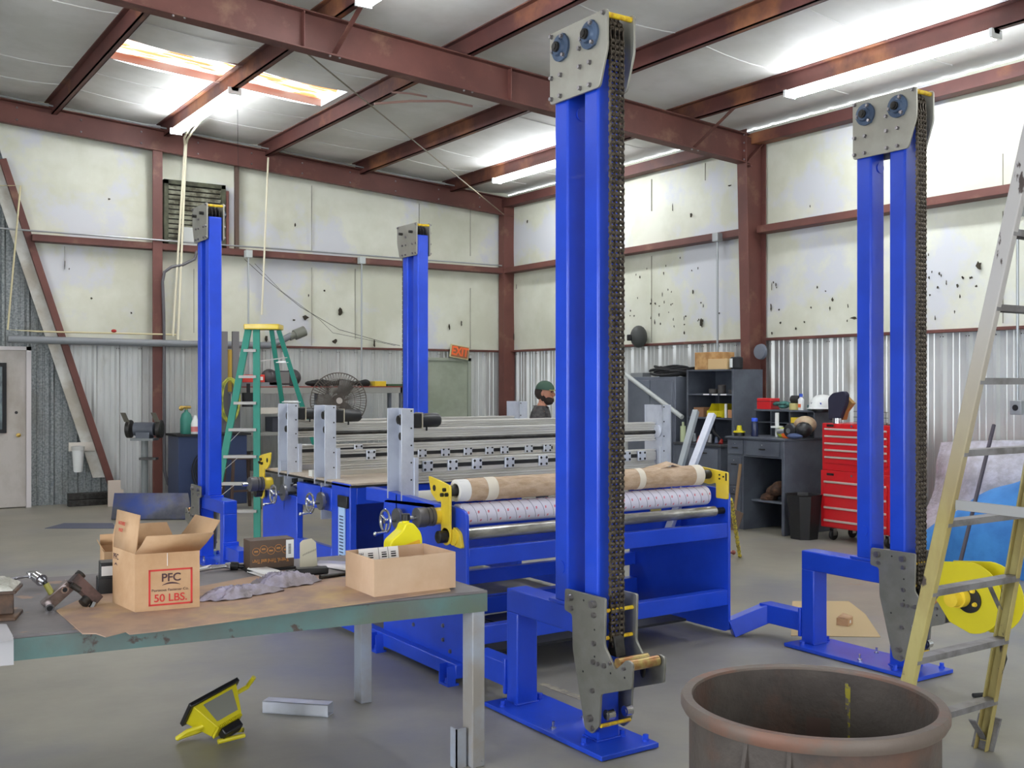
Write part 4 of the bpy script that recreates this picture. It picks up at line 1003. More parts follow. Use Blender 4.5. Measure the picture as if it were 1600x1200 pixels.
M4 = Matrix.Translation((2.315, y0 - .0025, TZ + .125)) @ Matrix.Rotation(PI / 2, 4, 'X'); MB(M4).box(-.045, .045, -.006, .006, 0, .001).build('label_print', mat('label_red_print', (196, 80, 30), .5), jg)
MB().cyl((2.315, y0 - .003, TZ + .085), (2.315, y0 - .001, TZ + .085), .035, 24).build('label_print', WHITE, jg)
# second carton and black box behind the printed one
b2, M5 = carton('worn_carton', 'scuffed brown carton behind the red printed one on the bench', (1.085, 4.86), .27, .22, .15, math.radians(-8), TZ, CARD)
for a, b, l, ln in (((0, 0, .15), (0, .22, .15), (-.3, 0, .6), .03), ((0, .22, .15), (.27, .22, .15), (0, .3, 1), .05)):
    p0, p1 = Vector(a), Vector(b); l = Vector(l).normalized() * ln; q = MB(M5).quad(p0, p1, p1 + l, p0 + l).build('flap', CARD, b2, solid=.004)
mb = MB(M5); mb.quad((.05, .225, .15), (.25, .225, .15), (.22, .25, .185), (.12, .24, .2)); mb.build('torn_flap', PAPER, b2, solid=.003)
bk = thing('black_box', 'small black box with white label tucked beside the red printed carton', 'box', (1.06, 4.66, TZ), math.radians(-8)); M6 = WM[bk.name]
MB(M6).box(-.035, .06, 0, .09, 0, .135).box(-.045, .06, -.005, .09, 0, .07).build('box_body', BLACK, bk, bevel=.003)
MB(M6).box(-.03, .02, -.0015, 0, .08, .12).build('box_label', WHITE, bk)
# brown box with upside-down print
bb = thing('brown_parts_box', 'dark brown box with upside down gold circles and words on the bench', 'box', (1.735, 4.83, TZ), math.radians(-4)); M7 = WM[bb.name]
BRN = mat('dark_brown_card', (84, 66, 54), .6)
MB(M7).box(0, .215, 0, .11, .012, .148).build('box_body', BRN, bb, bevel=.002)
MB(M7).box(-.01, .22, -.012, .11, 0, .012).build('box_base', BLACKM, bb)
GP = mat('gold_print', (176, 118, 54), .5)
text('Tested, Tried and True', .026, GP, bb, M7 @ Matrix.Translation((.1, -.001, .05)) @ Matrix.Rotation(PI / 2, 4, 'X') @ Matrix.Rotation(PI, 4, 'Z'), ext=.0003, xs=.72, off=.0008)
mb = MB(M7)
for k, dz in enumerate((0, .012, 0, .012, 0)):
    cx, cz = .03 + k * .036, .096 + dz * .8; mb.tube([(cx + .0175 * math.cos(a), -.0006, cz + .0175 * math.sin(a)) for a in [2 * PI * i / 20 for i in range(20)]], .0012, 4, True); mb.box(cx - .009, cx + .009, -.001, 0, cz - .003, cz + .004)
mb.build('ring_print', GP, bb)
MB(M7).box(.175, .213, -.0018, 0, .055, .142).build('box_label', WHITEM, bb)
mb = MB(M7)
for k in range(9): mb.box(.186, .199, -.0024, -.0018, .075 + k * .0055, .0782 + k * .0055)
mb.build('barcode', BLACKM, bb)
P = [(2.0 - .04, 0), (2.05 - .0, .012), (2.045, .128), (2.015, .148), (1.985, .145), (1.962, .132)]
wc = thing('white_card_flap', 'off-white card leaning upright beside the dark brown box, scribbled numbers', 'card', (1.99, 4.8, TZ))
MB().prism([(x, TZ + z) for x, z in [(1.962, 0), (2.05, .012), (2.043, .125), (2.02, .146), (1.975, .14), (1.962, .128)]], 'y', 4.77, 4.775).build('card', mat('aged_white_card', (214, 208, 186), .7), wc)
mb = MB()
for k in range(8): mb.beam((1.975 + k * .009, 4.769, TZ + .065 + k * .003), (1.979 + k * .009, 4.769, TZ + .074 + k * .003), .0012, .001)
mb.build('scribble', BLACKM, wc)
# paper strip, papers, tool, bar
a = [atZ(u, v, TZ + .02) for u, v in ((396, 880), (386, 889), (425, 902), (446, 894))]
solo(MB().quad(*a).quad(*[Vector((p.x, p.y, TZ + .006)) for p in a]), 'paper_card', WHITE, 'long white card lying tilted on the rag in front of the brown box', 'card', solid=.002)
a = [atZ(u, v, TZ + .006) for u, v in ((490, 882), (500, 876), (545, 878), (542, 892))]
solo(MB().quad(*a), 'glossy_paper', mat('glossy_white_bag', (236, 230, 236), .15), 'glossy white papers behind the steel bar by the plain carton', 'papers', solid=.004)
a = atZ(352, 894, TZ + .003)
a = [atZ(u, v, TZ + .003) for u, v in ((308, 888), (330, 882), (322, 888), (308, 893))]
solo(MB().quad(*a), 'paper_scrap', WHITE, 'white paper scrap just right of the red printed carton', 'paper', solid=.001)
p, q = atZ(500, 902, TZ + .014), atZ(545, 896, TZ + .014)
solo(MB().cyl(p, q, .009, 14).cyl(p, p + (q - p) * .05, .011, 14), 'steel_pin', STEELD, 'steel round bar lying left of the plain carton', 'bar')
p, q = atZ(462, 893, TZ + .02), atZ(512, 890, TZ + .02)
solo(MB().beam(p, q, .06, .03).beam(p + Vector((-.05, 0, 0)), p, .03, .02), 'black_tool', BLACK, 'flat black tool lying in front of the white card', 'tool', bevel=.006)
# ratchets
def ratchet(name, a, b, label, hr, drive):
    t = thing(name, label, 'ratchet wrench', (a.x, a.y, TZ)); d = (b - a).normalized()
    mb = MB(); mb.tube([a, a + (b - a) * .5, a + (b - a) * .85, b], [.009, .007, .008, .014], 10); mb.build('handle', CHROME, t)
    MB().cyl(b + Vector((0, 0, -.012)), b + Vector((0, 0, .014)), hr, 22).build('ratchet_head', CHROME, t, bevel=.003)
    return t, b
t_, b_ = ratchet('ratchet_wrench', atZ(-30, 914, TZ + .05), atZ(52, 898, TZ + .055), 'big chrome ratchet with open socket at the left edge of the bench', .028, 0)
f_ = Vector((.3, -.95, -.25)).normalized()
MB().lathe([(.026, 0), (.027, .05), (.019, .05), (.018, .02), (0, .02)], (0, 0, 0)).build('tmp', CHROME, t_) if 0 else None
MM = Matrix.Translation(b_ + Vector((.01, -.02, -.006))) @ f_.to_track_quat('Z', 'Y').to_matrix().to_4x4()
MB(MM).lathe([(.024, 0), (.026, .045), (.018, .045), (.017, .02), (0, .02)], (0, 0, 0), 'z', 22).build('socket', CHROME, t_)
t_, b_ = ratchet('ratchet_wrench', atZ(296, 894, TZ + .012), atZ(358, 884, TZ + .02), 'chrome ratchet lying between the printed carton and the brown box', .02, 0)
MM = Matrix.Translation(b_ + Vector((.01, -.01, 0))) @ Vector((.9, -.4, -.1)).to_track_quat('Z', 'Y').to_matrix().to_4x4()
MB(MM).lathe([(.02, -.005), (.021, .03), (.012, .032), (.011, .055), (.006, .055), (.006, .07), (0, .07)], (0, 0, 0), 'z', 18).build('socket', BLACK, t_)
p, q = atZ(368, 882, TZ + .01), atZ(390, 889, TZ + .01)
solo(MB().cyl(p, q, .006).ball(p, .01), 'thin_rod', STEELD, 'thin dark rod behind the chrome ratchet near the brown box', 'rod')
# rags: draped cloth piles
RAG = mat('grey_lilac_rag', (180, 174, 196), .85, col2=(150, 142, 146), scale=9, col3=(70, 62, 64), scale3=7, lo3=.62, hi3=.72, bump=.3, bscale=16)
def rag(name, cx, cy, rx, ry, h, ang, seed, label):
    random.seed(seed); mb = MB(); n, k = 110, 34; C_ = Vector((cx, cy, TC)); R_ = Matrix.Rotation(ang, 3, 'Z'); rings = []
    ph = [random.uniform(0, 6) for _ in range(8)]
    for j in range(k + 1):
        r = j / k; ring = []
        for i in range(n):
            a = 2 * PI * i / n
            e = 1 + .16 * math.sin(3 * a + ph[0]) + .1 * math.sin(5 * a + ph[1]) + .06 * math.sin(9 * a + ph[2])
            x, y = rx * r * e * math.cos(a), ry * r * e * math.sin(a)
            q = Vector((x * 16 + y * 9 + ph[3], y * 26 - x * 4 + ph[4], seed)); w1 = noise.noise(q * .6); rg = 1 - abs(noise.noise(q + Vector((w1 * 2, w1, 0)))) * 2.4; r2 = 0
            z = h * (1 - r ** 2.6) * (.25 + .75 * max(rg, -.1) + .28 * r2 * r2) + .016 * abs(math.sin(7 * a + ph[5] + r * 3)) * r * (1 - r * .6)
            ring.append(mb.bm.verts.new(C_ + R_ @ Vector((x, y, 0)) + Vector((0, 0, max(z, .002)))))
        rings.append(ring)
    c0 = mb.bm.verts.new(rings[0][0].co)
    for A, B in zip(rings, rings[1:]):
        for i in range(n): mb.bm.faces.new((A[i], A[(i + 1) % n], B[(i + 1) % n], B[i]))
    o = mb.build(name, RAG, None, solid=.003); o.data.update(); recentre(o); return tag(o, label, 'rag', 'shop rags on the bench')
c = atZ(380, 932, TC); rag('shop_rag', c.x - .02, c.y + .02, .17, .065, .045, .05, 3, 'lower grey lilac shop rag, stained dark at its left end')
c = atZ(440, 916, TC); rag('shop_rag', c.x, c.y + .02, .16, .08, .06, -.1, 8, 'upper grey lilac shop rag bunched up in front of the brown box')
# hinge blocks / clevis tools
def blocktool(name, c, ax, label, ln, w, th2, ma):
    t = thing(name, label, 'machine part', (c.x, c.y, TZ)); M = Matrix.Translation(c) @ ax
    MB(M).box(-ln / 2, ln / 2, -w / 2, w / 2, -th2 / 2, th2 / 2).build('block', ma, t, bevel=.003); return t, M
BRS = mat('oxidised_block', (104, 84, 82), .4, .6, col2=(70, 60, 60), scale=14)
NIC = mat('worn_nickel_block', (150, 138, 136), .3, .8, col2=(110, 96, 92), scale=12)
A = Matrix.Rotation(math.radians(-10), 4, 'Z') @ Matrix.Rotation(math.radians(-42), 4, 'Y') @ Matrix.Rotation(math.radians(15), 4, 'X')
t_, M8 = blocktool('clevis_block', atZ(90, 930, TZ + .055), A, 'shiny drilled steel block with collars, left of the printed carton', .125, .03, .05, NIC)
MB(M8).cyl((.035, -.022, .005), (.035, -.014, .005), .015, 20).cyl((-.05, -.034, -.005), (-.05, -.0, -.005), .018, 20).build('collar', CHROME, t_)
MB(M8).cyl((.035, -.0235, .005), (.035, -.022, .005), .009, 16).cyl((-.05, -.0352, -.005), (-.05, -.034, -.005), .011, 16).build('bore', BLACKM, t_)
MB(M8).cyl((-.01, .0, .02), (-.0, .02, .06), .012, 14).build('spring_pin', mat('olive_pin', (150, 146, 70), .5), t_); MB(M8).cyl((-.0, .02, .06), (.002, .023, .072), .01, 12).build('pin_cap', BLACK, t_)
A = Matrix.Rotation(math.radians(0), 4, 'Z') @ Matrix.Rotation(math.radians(48), 4, 'Y') @ Matrix.Rotation(math.radians(-15), 4, 'X')
t_, M9 = blocktool('clamp_block', atZ(133, 921, TZ + .07), A, 'dark reddish clamp block with hex bolt, against the printed carton', .14, .045, .045, BRS)
MB(M9).cyl((-.055, -.0, .02), (-.055, -.0, .035), .02, 18).cyl((.03, -.01, -.022), (.028, -.012, -.05), .02, 18).build('collar', STEELD, t_)
MB(M9).cyl((.06, -.02, -.02), (.066, -.03, -.055), .012, 6).build('hex_bolt', CHROME, t_)
MB(M9).cyl((-.02, -.02, -.022), (-.06, -.02, -.03), .012, 14).build('cross_pin', STEELD, t_)
# beam offcut with bagged parts
c = atZ(-10, 965, TZ)
t_ = thing('beam_offcut', 'rusty H-beam offcut at the left end of the bench', 'beam offcut', (c.x, c.y, TZ), math.radians(-18)); M = WM[t_.name]
mb = MB(M); mb.box(-.25, .09, -.08, .08, 0, .012); mb.box(-.25, .09, -.08, .08, .1, .112); mb.box(-.25, .07, -.008, .008, .012, .1)
mb.build('beam', mat('rusty_black_beam', (72, 62, 58), .6, .3, col2=(110, 84, 66), scale=9), t_, bevel=.002)
mb = MB(M); random.seed(5); n = 26; g = {}
for i in range(n + 1):
    for j in range(n + 1):
        x = -.22 + .3 * i / n; y = -.09 + .18 * j / n; e = max(0, math.sin(PI * i / n) * math.sin(PI * j / n))
        g[i, j] = mb.bm.verts.new(M @ Vector((x, y, .114 + .045 * e ** .5 + .01 * e * math.sin(i * 1.9 + 2 * math.sin(j)) + .006 * math.sin(j * 2.3))))
for i in range(n):
    for j in range(n): mb.bm.faces.new((g[i, j], g[i + 1, j], g[i + 1, j + 1], g[i, j + 1]))
mb.M = None
solo(mb, 'plastic_bag', mat('crinkled_clear_plastic', (206, 204, 196), .12, 0, col2=(170, 168, 158), scale=14, bump=.5, bscale=40), 'crinkled clear plastic bag lying on the beam offcut', 'bag')
a = [atZ(u, v, TZ + .003) for u, v in ((-25, 975), (10, 975), (20, 993), (20, 1000), (-30, 1008))]
mb = MB(); mb.prism([(p.x, p.y) for p in a], 'z', TZ + .001, TZ + .003)
a = atZ(21, 996, TZ); mb.quad((a.x, a.y - .004, TZ + .003), (a.x - .2, a.y + .02, TZ + .003), (a.x - .2, a.y + .016, TZ - .09), (a.x, a.y - .006, TZ - .095))
solo(mb, 'white_sheet', mat('grubby_white', (186, 184, 188), .7), 'white sheet folded over the left front edge of the bench', 'paper')
# ================================================================ FLOOR THINGS IN FRONT
# work light
c = atZ(345, 1157, 0); wl = thing('work_light', 'yellow and black portable halogen work light lying on the floor under the bench', 'work light', (c.x, c.y, 0), math.radians(-10))
M = WM[wl.name] @ Matrix.Translation((0, 0, .15)) @ Matrix.Rotation(math.radians(26), 4, 'Z') @ Matrix.Rotation(math.radians(-14), 4, 'Y') @ Matrix.Rotation(math.radians(-46), 4, 'X')
mb = MB(M); v = [(-.12, -.03, .06), (.12, -.03, .06), (.12, .12, .06), (-.12, .12, .06), (-.07, .0, -.07), (.07, .0, -.07), (.07, .09, -.07), (-.07, .09, -.07)]
vs = [mb.bm.verts.new(M @ Vector(p)) for p in v]
for f in ((0, 1, 2, 3), (7, 6, 5, 4), (0, 4, 5, 1), (1, 5, 6, 2), (2, 6, 7, 3), (3, 7, 4, 0)): mb.bm.faces.new([vs[i] for i in f])
mb.build('housing', YELB, wl, bevel=.004)
MB(M).box(-.135, .135, -.045, .135, .058, .08).build('front_bezel', BLACK, wl, bevel=.004)
mb = MB(M)
for k in range(16): mb.box(-.068 + k * .0085, -.064 + k * .0085, -.006, .09, -.082, -.07)
mb.build('cooling_fin', YELB, wl)
mb = MB(M); mb.quad((-.075, -.0287, .045), (.085, -.0287, .045), (.06, -.0068, -.05), (-.055, -.0068, -.05)); mb.build('side_label', mat('silver_label', (150, 150, 140), .4, .4), wl)
MB(M).box(-.05, .05, .01, .07, -.12, -.08).build('junction_box', BLACK, wl, bevel=.006)
M = WM[wl.name]
MB(M).tube([(.17, .1, .25), (.14, .12, .2), (.02, .08, .16)], .011, 8).tube([(-.02, -.05, .012), (.1, -.03, .02), (.11, .05, .02), (.0, .08, .02)], .011, 8).build('stand_tube', YELB, wl)
MB(M).tube([(-.07, .0, .08), (-.15, .0, .06), (-.19, .02, .03), (-.18, .06, .02), (-.1, .08, .03), (-.02, .06, .06)], .012, 8).build('handle_tube', YELB, wl)
# square tube offcut
a, b = atZ(410, 1114, 0), atZ(512, 1121, 0)
d = (b - a).normalized(); n_ = Vector((-d.y, d.x, 0)); t_ = .004; mb = MB(); w, h = .075, .06
for (o0, o1, z0, z1) in ((0, t_, 0, h), (w - t_, w, 0, h), (0, w, 0, t_), (0, w, h - t_, h)):
    vs = [mb.bm.verts.new(P + n_ * o + Vector((0, 0, z))) for P in (a, b) for o in (o0, o1) for z in (z0, z1)]
    for f in ((0, 1, 3, 2), (4, 6, 7, 5), (0, 4, 5, 1), (2, 3, 7, 6), (0, 2, 6, 4), (1, 5, 7, 3)): mb.bm.faces.new([vs[i] for i in f])
solo(mb, 'square_tube_offcut', mat('bright_galvanised', (208, 212, 224), .35, .4, col2=(196, 198, 206), scale=5), 'short open square aluminium tube on the floor near the yellow work light', 'offcut')
# ---- big steel ring tub
RC = Vector((2.61, 2.226)); R0 = .378
t_ = thing('steel_tub', 'big round rusty steel tub in the right foreground', 'tub', (RC.x, RC.y, 0))
MB().lathe([(R0 - .03, .0), (R0 - .03, .03), (R0 - .012, .03), (R0 - .012, .66), (R0, .66), (R0, 0)], (RC.x, RC.y, 0), 'z', 96, cap=False).build('shell', RUSTY, t_)
MB().lathe([(R0 - .012, .652), (R0 - .008, .668), (R0 + .02, .67), (R0 + .026, .66), (R0 + .026, .64), (R0 + .018, .625), (R0 + .0, .622)], (RC.x, RC.y, 0), 'z', 96, cap=False).build('rolled_rim', mat('rim_worn_steel', (108, 96, 88), .6, .2, col2=(124, 90, 76), scale=4, lo=.46, hi=.62, bump=.1), t_)
MB().cyl((RC.x, RC.y, .01), (RC.x, RC.y, .03), R0 - .01, 64).build('bottom', RUSTY, t_)
mb = MB()
for px, q in ((1130, 1), (1207, 1)):
    # gusset ribs on the outside, facing the viewer
    a = math.atan2(-RC.y, -RC.x) + (.50 if px == 1130 else .16) * -1; d = Vector((math.cos(a), math.sin(a), 0)); C_ = Vector((RC.x, RC.y, 0))
    t = Vector((-d.y, d.x, 0)); A = C_ + d * R0; B = C_ + d * (R0 + .11)
    vs = [mb.bm.verts.new(p + t * s) for s in (-.006, .006) for p in (A + Vector((0, 0, .62)), A + Vector((0, 0, .1)), B + Vector((0, 0, .1)), B + Vector((0, 0, .2)))]
    mb.bm.faces.new(vs[:4]); mb.bm.faces.new(vs[4:][::-1])
    for j in range(4): mb.bm.faces.new((vs[j], vs[(j + 1) % 4], vs[4 + (j + 1) % 4], vs[4 + j]))
mb.build('gusset', RUSTY, t_)
mb = MB()
for k in range(9):
    a0 = math.atan2(-RC.y, -RC.x) - .16 - .34 * k / 9; a1 = a0 - .34 / 9
    P = lambda a, r, z: (RC.x + r * math.cos(a), RC.y + r * math.sin(a), z)
    mb.quad(P(a0, R0 + .06, .5), P(a1, R0 + .06, .5), P(a1, R0 + .002, .53), P(a0, R0 + .002, .53)); mb.quad(P(a0, R0 + .06, .5), P(a1, R0 + .06, .5), P(a1, R0 + .06, .44), P(a0, R0 + .06, .44))
mb.build('gusset_web', RUSTY, t_)
mb = MB(); a = math.atan2(RC.y, RC.x)
for a_, z0, z1 in ((a - .35, .44, .62), (a - .33, .54, .63), (a - .12, .42, .5)):
    P = lambda aa, z: (RC.x + (R0 - .0135) * math.cos(aa), RC.y + (R0 - .0135) * math.sin(aa), z)
    mb.quad(P(a_, z0), P(a_ + .02, z0), P(a_ + .025, z1), P(a_ - .006, z1))
mb.build('paint_run', mat('yellow_paint_run', (150, 140, 30), .6, col2=(98, 88, 80), scale=50, lo=.45, hi=.5), t_)
mb = MB(); 
for k in range(6):
    a0 = a - .02 + .22 * k / 6 - .25 + .1; a1 = a0 + .22 / 6; P = lambda aa, z: (RC.x + (R0 - .014) * math.cos(aa), RC.y + (R0 - .014) * math.sin(aa), z)
    mb.quad(P(a0, .25), P(a1, .25), P(a1, .5), P(a0, .5))
mb.build('weld_patch', mat('patch_plate', (84, 66, 60), .7), t_)
# ---- big stepladder on the right
ld = thing('large_stepladder', 'tall worn yellow and grey stepladder standing at the right edge', 'stepladder', (4.0, 2.6, 0))
def LA(side, z): x0 = 3.72 + .05 * z if side == 0 else 4.42 - .05 * z; return Vector((x0, 2.79 - .21 * z, z))
for s in (0, 1):
    mb = MB()
    w = .05
    for (za, zb_), mm, nm in (((0, 3.3), WOODY, 'front_rail'),):
        a, b = LA(s, za), LA(s, zb_)
        mb = MB(); sg = 1 if s == 0 else -1
        for dx, dy, ww, hh in ((0, 0, .008, .056), (sg * .014, .026, .032, .007), (sg * .014, -.026, .032, .007)):
            o = Vector((dx, dy, 0)); mb.beam(a + o, b + o, ww, hh, up=(0, 1, 0))
        mb.build(nm, mm, ld, bevel=.003)
for k in range(10):
    z = .245 + k * .285; a, b = LA(0, z), LA(1, z)
    mb = MB(); mb.box(a.x, b.x, a.y - .028, a.y + .028, z, z + .004); mb.box(a.x, b.x, a.y + .024, a.y + .028, z - .022, z); mb.box(a.x, b.x, a.y - .028, a.y - .024, z - .022, z)
    o = mb.build('step', ALUR, ld)
    if k in (2,):
        mb = MB()
        for s_, q in ((a, .16), (b, -.16)): mb.beam((s_.x + q, a.y + .03, z), (s_.x, LA(0, z - .16).y + .03, z - .16), .02, .004)
        mb.build('step_brace', ALUR, ld)
for s in (0, 1):
    p = LA(s, 0); MB().prism([(p.y - .05, 0), (p.y + .055, 0), (p.y + .02, .16), (p.y - .09, .16)], 'x', p.x - .006, p.x + (.03 if s == 0 else .006)).build('foot', ALUR, ld, bevel=.003)
    sg = 1 if s == 0 else -1; MB().beam((p.x + sg * .14, LA(s, .17).y, .165), (p.x + sg * .01, p.y - .01, .05), .03, .005).build('foot_brace', ALUR, ld)
for x in (3.76, 4.38): MB().beam((x, 2.1, 3.3), (x, .95, .02), .035, .06).build('rear_rail', WOODY, ld, bevel=.003)
for k in range(4):
    z = .4 + k * .75; y = 2.1 - 1.15 * (3.3 - z) / 3.28; MB().beam((3.76, y, z), (4.38, y, z), .03, .03).build('rear_bar', ALUR, ld)
a = LA(0, 1.17); MB().beam(a + Vector((.02, -.03, 0)), (3.79, 1.42, 1.16), .012, .04).build('spreader', mat('pale_spreader', (160, 160, 160), .5, .2), ld, bevel=.002)
MB().box(3.7, 4.44, 2.0, 2.2, 3.3, 3.34).build('top_cap', YEL, ld, bevel=.01)
# stripe remnant on the floor
a, b = atZ(848, 1068), atZ(908, 1093); 
st = MB().prism([(a.x - .03, a.y), (a.x + .02, a.y + .01), (b.x + .04, b.y), (b.x - .01, b.y - .03)], 'z', .0005, .0015).build('painted_stripe', mat('faded_stripe', (176, 166, 140), .6, col2=(140, 134, 122), scale=20), bpy.data.objects['floor'])
# kraft sheet and little box under the right tower
a = [atZ(u, v, 0) for u, v in ((1238, 940), (1326, 940), (1352, 960), (1376, 996), (1236, 994))]
solo(MB().prism([(p.x, p.y) for p in a], 'z', .001, .004), 'kraft_sheet', mat('tan_card_sheet', (186, 162, 122), .8), 'tan cardboard sheet on the floor behind the right tower', 'cardboard')
c = atZ(1325, 980, 0); sb = thing('small_carton', 'tiny brown carton sitting on the tan floor cardboard', 'box', (c.x, c.y, .004), math.radians(20)); M = WM[sb.name]
MB(M).box(0, .1, 0, .08, 0, .05).build('carton_body', CARD, sb, bevel=.002)
MB(M).quad((0, 0, .052), (.1, 0, .052), (.105, .07, .066), (.005, .07, .058)).build('flap', CARD, sb, solid=.002)
MB(M).box(.035, .06, -.001, 0, .015, .035).build('carton_label', WHITE, sb)
# ================================================================ FAR FURNITURE, RIGHT WALL
# tall grey cabinet
def cab(name, label, x0, x1, y0, y1, z1, ma):
    return thing(name, label, 'cabinet', ((x0 + x1) / 2, (y0 + y1) / 2, 0))
t = cab('tall_cabinet', 'tall closed grey steel cabinet with black cable heap on top', 9.3, 9.85, 10.15, 11.1, 1.745, DGREY2)
MB().box(9.3, 9.85, 10.15, 11.1, 0, 1.745).build('cabinet_body', DGREY2, t, bevel=.006)
for y0, y1 in ((10.2, 10.62), (10.64, 11.06)):
    d = MB().box(9.285, 9.3, y0, y1, .08, 1.7).build('cabinet_door', DGREY2, t, bevel=.004)
    MB().box(9.27, 9.285, y1 - .06 if y0 < 10.4 else y0 + .03, y1 - .03 if y0 < 10.4 else y0 + .06, .85, .97).build('door_handle', CHROME, d)
# open shelf cabinet
t = cab('open_shelf_cabinet', 'grey steel cabinet with open shelves and yellow bin, against the red column', 9.3, 9.8, 9.12, 9.94, 1.83, DGREY)
mb = MB(); mb.box(9.3, 9.8, 9.12, 9.14, 0, 1.83).box(9.3, 9.8, 9.92, 9.94, 0, 1.83).box(9.78, 9.8, 9.14, 9.92, 0, 1.83).box(9.3, 9.8, 9.12, 9.94, 1.81, 1.83).box(9.295, 9.3, 9.12, 9.15, 0, 1.83).box(9.295, 9.3, 9.91, 9.94, 0, 1.83)
mb.box(9.55, 9.78, 9.62, 9.635, 1.24, 1.53)
mb.build('cabinet_body', DGREY, t, bevel=.003)
for z in (1.53, 1.235): MB().box(9.31, 9.79, 9.14, 9.92, z - .02, z).build('shelf', DGREY, t)
MB().box(9.1, 9.79, 9.14, 9.98, .89, .92).build('worktop', mat('dark_worktop', (60, 62, 66), .5), t, bevel=.003)
MB().box(9.12, 9.79, 9.16, 9.98, 0, .89).build('base_unit', DGREY, t, bevel=.003)
for z0, z1 in ((.62, .86), (.36, .6), (.08, .34)):
    d = MB().box(9.108, 9.12, 9.2, 9.7, z0, z1).build('drawer', DGREY2, t, bevel=.004); MB().box(9.095, 9.108, 9.38, 9.52, z1 - .06, z1 - .045).build('drawer_handle', STEELD, d)
mb = MB()
for y in (9.3, 9.45, 9.6): mb.box(9.305, 9.309, y - .05, y + .05, 1.512, 1.528)
mb.build('shelf_label', WHITE, t)
def item(name, mb, m, label, cat, group=None, **k): return solo(mb, name, m, label, cat, group, **k)
z = 1.53
for y, r, h, lb_ in ((9.62, .055, .06, 'low dark coil'), (9.47, .05, .11, 'taller dark coil'), (9.28, .055, .05, 'half hidden dark coil')):
    item('wire_coil', MB().cyl((9.45, y, z), (9.45, y, z + h), r, 18), mat('dim_coil', (74, 70, 68), .6), lb_ + ' on the upper shelf of the open cabinet', 'coil', bevel=.01)
z = 1.235
item('brown_box', MB().box(9.38, 9.6, 9.72, 9.9, z, z + .12), mat('dull_card', (150, 110, 80), .8), 'plain brown box left of the yellow bin on the cabinet shelf', 'box', bevel=.003)
t = thing('parts_bin', 'bright yellow plastic stacking bin on the open cabinet shelf', 'bin', (9.43, 9.5, z))
mb = MB(); mb.prism([(9.34, z), (9.55, z), (9.55, z + .17), (9.42, z + .17), (9.38, z + .1), (9.34, z + .08)], 'y', 9.36, 9.37).prism([(9.34, z), (9.55, z), (9.55, z + .17), (9.42, z + .17), (9.38, z + .1), (9.34, z + .08)], 'y', 9.61, 9.62).box(9.34, 9.55, 9.37, 9.61, z, z + .01).box(9.54, 9.55, 9.37, 9.61, z, z + .17).box(9.34, 9.35, 9.37, 9.61, z, z + .08)
mb.build('bin_body', YELB, t); MB().box(9.33, 9.34, 9.43, 9.56, z + .02, z + .07).build('label_holder', YELB, t)
item('white_tube', MB().cyl((9.38, 9.33, z), (9.38, 9.33, z + .17), .018, 14), WHITEM, 'thin white bottle right of the yellow stacking bin', 'bottle')
item('round_box', MB().box(9.36, 9.46, 9.17, 9.28, z, z + .1), mat('tan_box', (196, 140, 96), .7), 'small tan box at the right end of the cabinet shelf', 'box', bevel=.004)
random.seed(11)
cols = [(150, 40, 34), (60, 70, 90), (130, 130, 134), (84, 90, 100), (170, 60, 40), (110, 116, 120), (54, 60, 72)]
for k in range(7):
    y = 9.24 + k * .095; r = .03
    item('hand_tool', MB().cyl((9.2 + .03 * (k % 2), y, .92), (9.25, y + .03, .92 + .05 + .03 * (k % 3)), r, 12, r * .6), mat('tool%d' % k, cols[k], .4, .3),
         ['dull red', 'navy', 'bright steel', 'slate', 'orange red', 'pale steel', 'near black'][k] + ' small tool in the clutter on the cabinet worktop', 'tool', 'tools on the cabinet worktop', bevel=.006)
item('pry_tool', MB().beam((9.3, 9.32, .95), (9.32, 9.55, 1.12), .02, .03).ball((9.32, 9.55, 1.12), .03), BLACKM, 'black bent tool handle rising from the cabinet worktop', 'tool')
item('bottle', MB().cyl((9.2, 9.9, .92), (9.2, 9.9, 1.12), .035, 14).cyl((9.2, 9.9, 1.12), (9.2, 9.9, 1.17), .015, 12), mat('pale_green_bottle', (180, 190, 150), .5), 'pale green bottle at the left of the cabinet worktop', 'bottle', bevel=.004)
# top of cabinets
CB = mat('osb_brown_carton', (196, 156, 104), .8, col2=(166, 122, 74), scale=7)
item('brown_carton', MB().box(9.4, 9.7, 9.5, 9.9, 1.83, 2.05), CB, 'larger brown carton on top of the open shelf cabinet', 'box', bevel=.004)
item('brown_carton', MB().box(9.32, 9.5, 9.26, 9.58, 1.83, 1.96), mat('lighter_carton', (206, 176, 130), .8), 'smaller brown carton in front of the larger one on the open cabinet', 'box', bevel=.004)
t = thing('filter_roll', 'dark ribbed canister with white stripes beside the smaller brown carton', 'canister', (9.4, 9.2, 1.83))
MB().cyl((9.4, 9.17, 1.83), (9.4, 9.17, 1.98), .075, 22).build('canister', BLACKM, t, bevel=.02)
mb = MB()
for k in range(4):
    a = PI * .75 + k * .25; mb.tube([(9.4 + .077 * math.cos(a), 9.17 + .077 * math.sin(a), 1.85), (9.4 + .077 * math.cos(a), 9.17 + .077 * math.sin(a), 1.96)], .008, 6)
mb.build('stripe', WHITEM, t)
item('round_cap_light', MB().lathe([(.0, -.05), (.09, -.04), (.1, 0), (.09, .01), (0, .01)], (9.86, 9.2, 2.05), 'x', 24), DGREY2, 'round grey dish hanging on the red column above the cabinet', 'dish')
mb = MB(); random.seed(4)
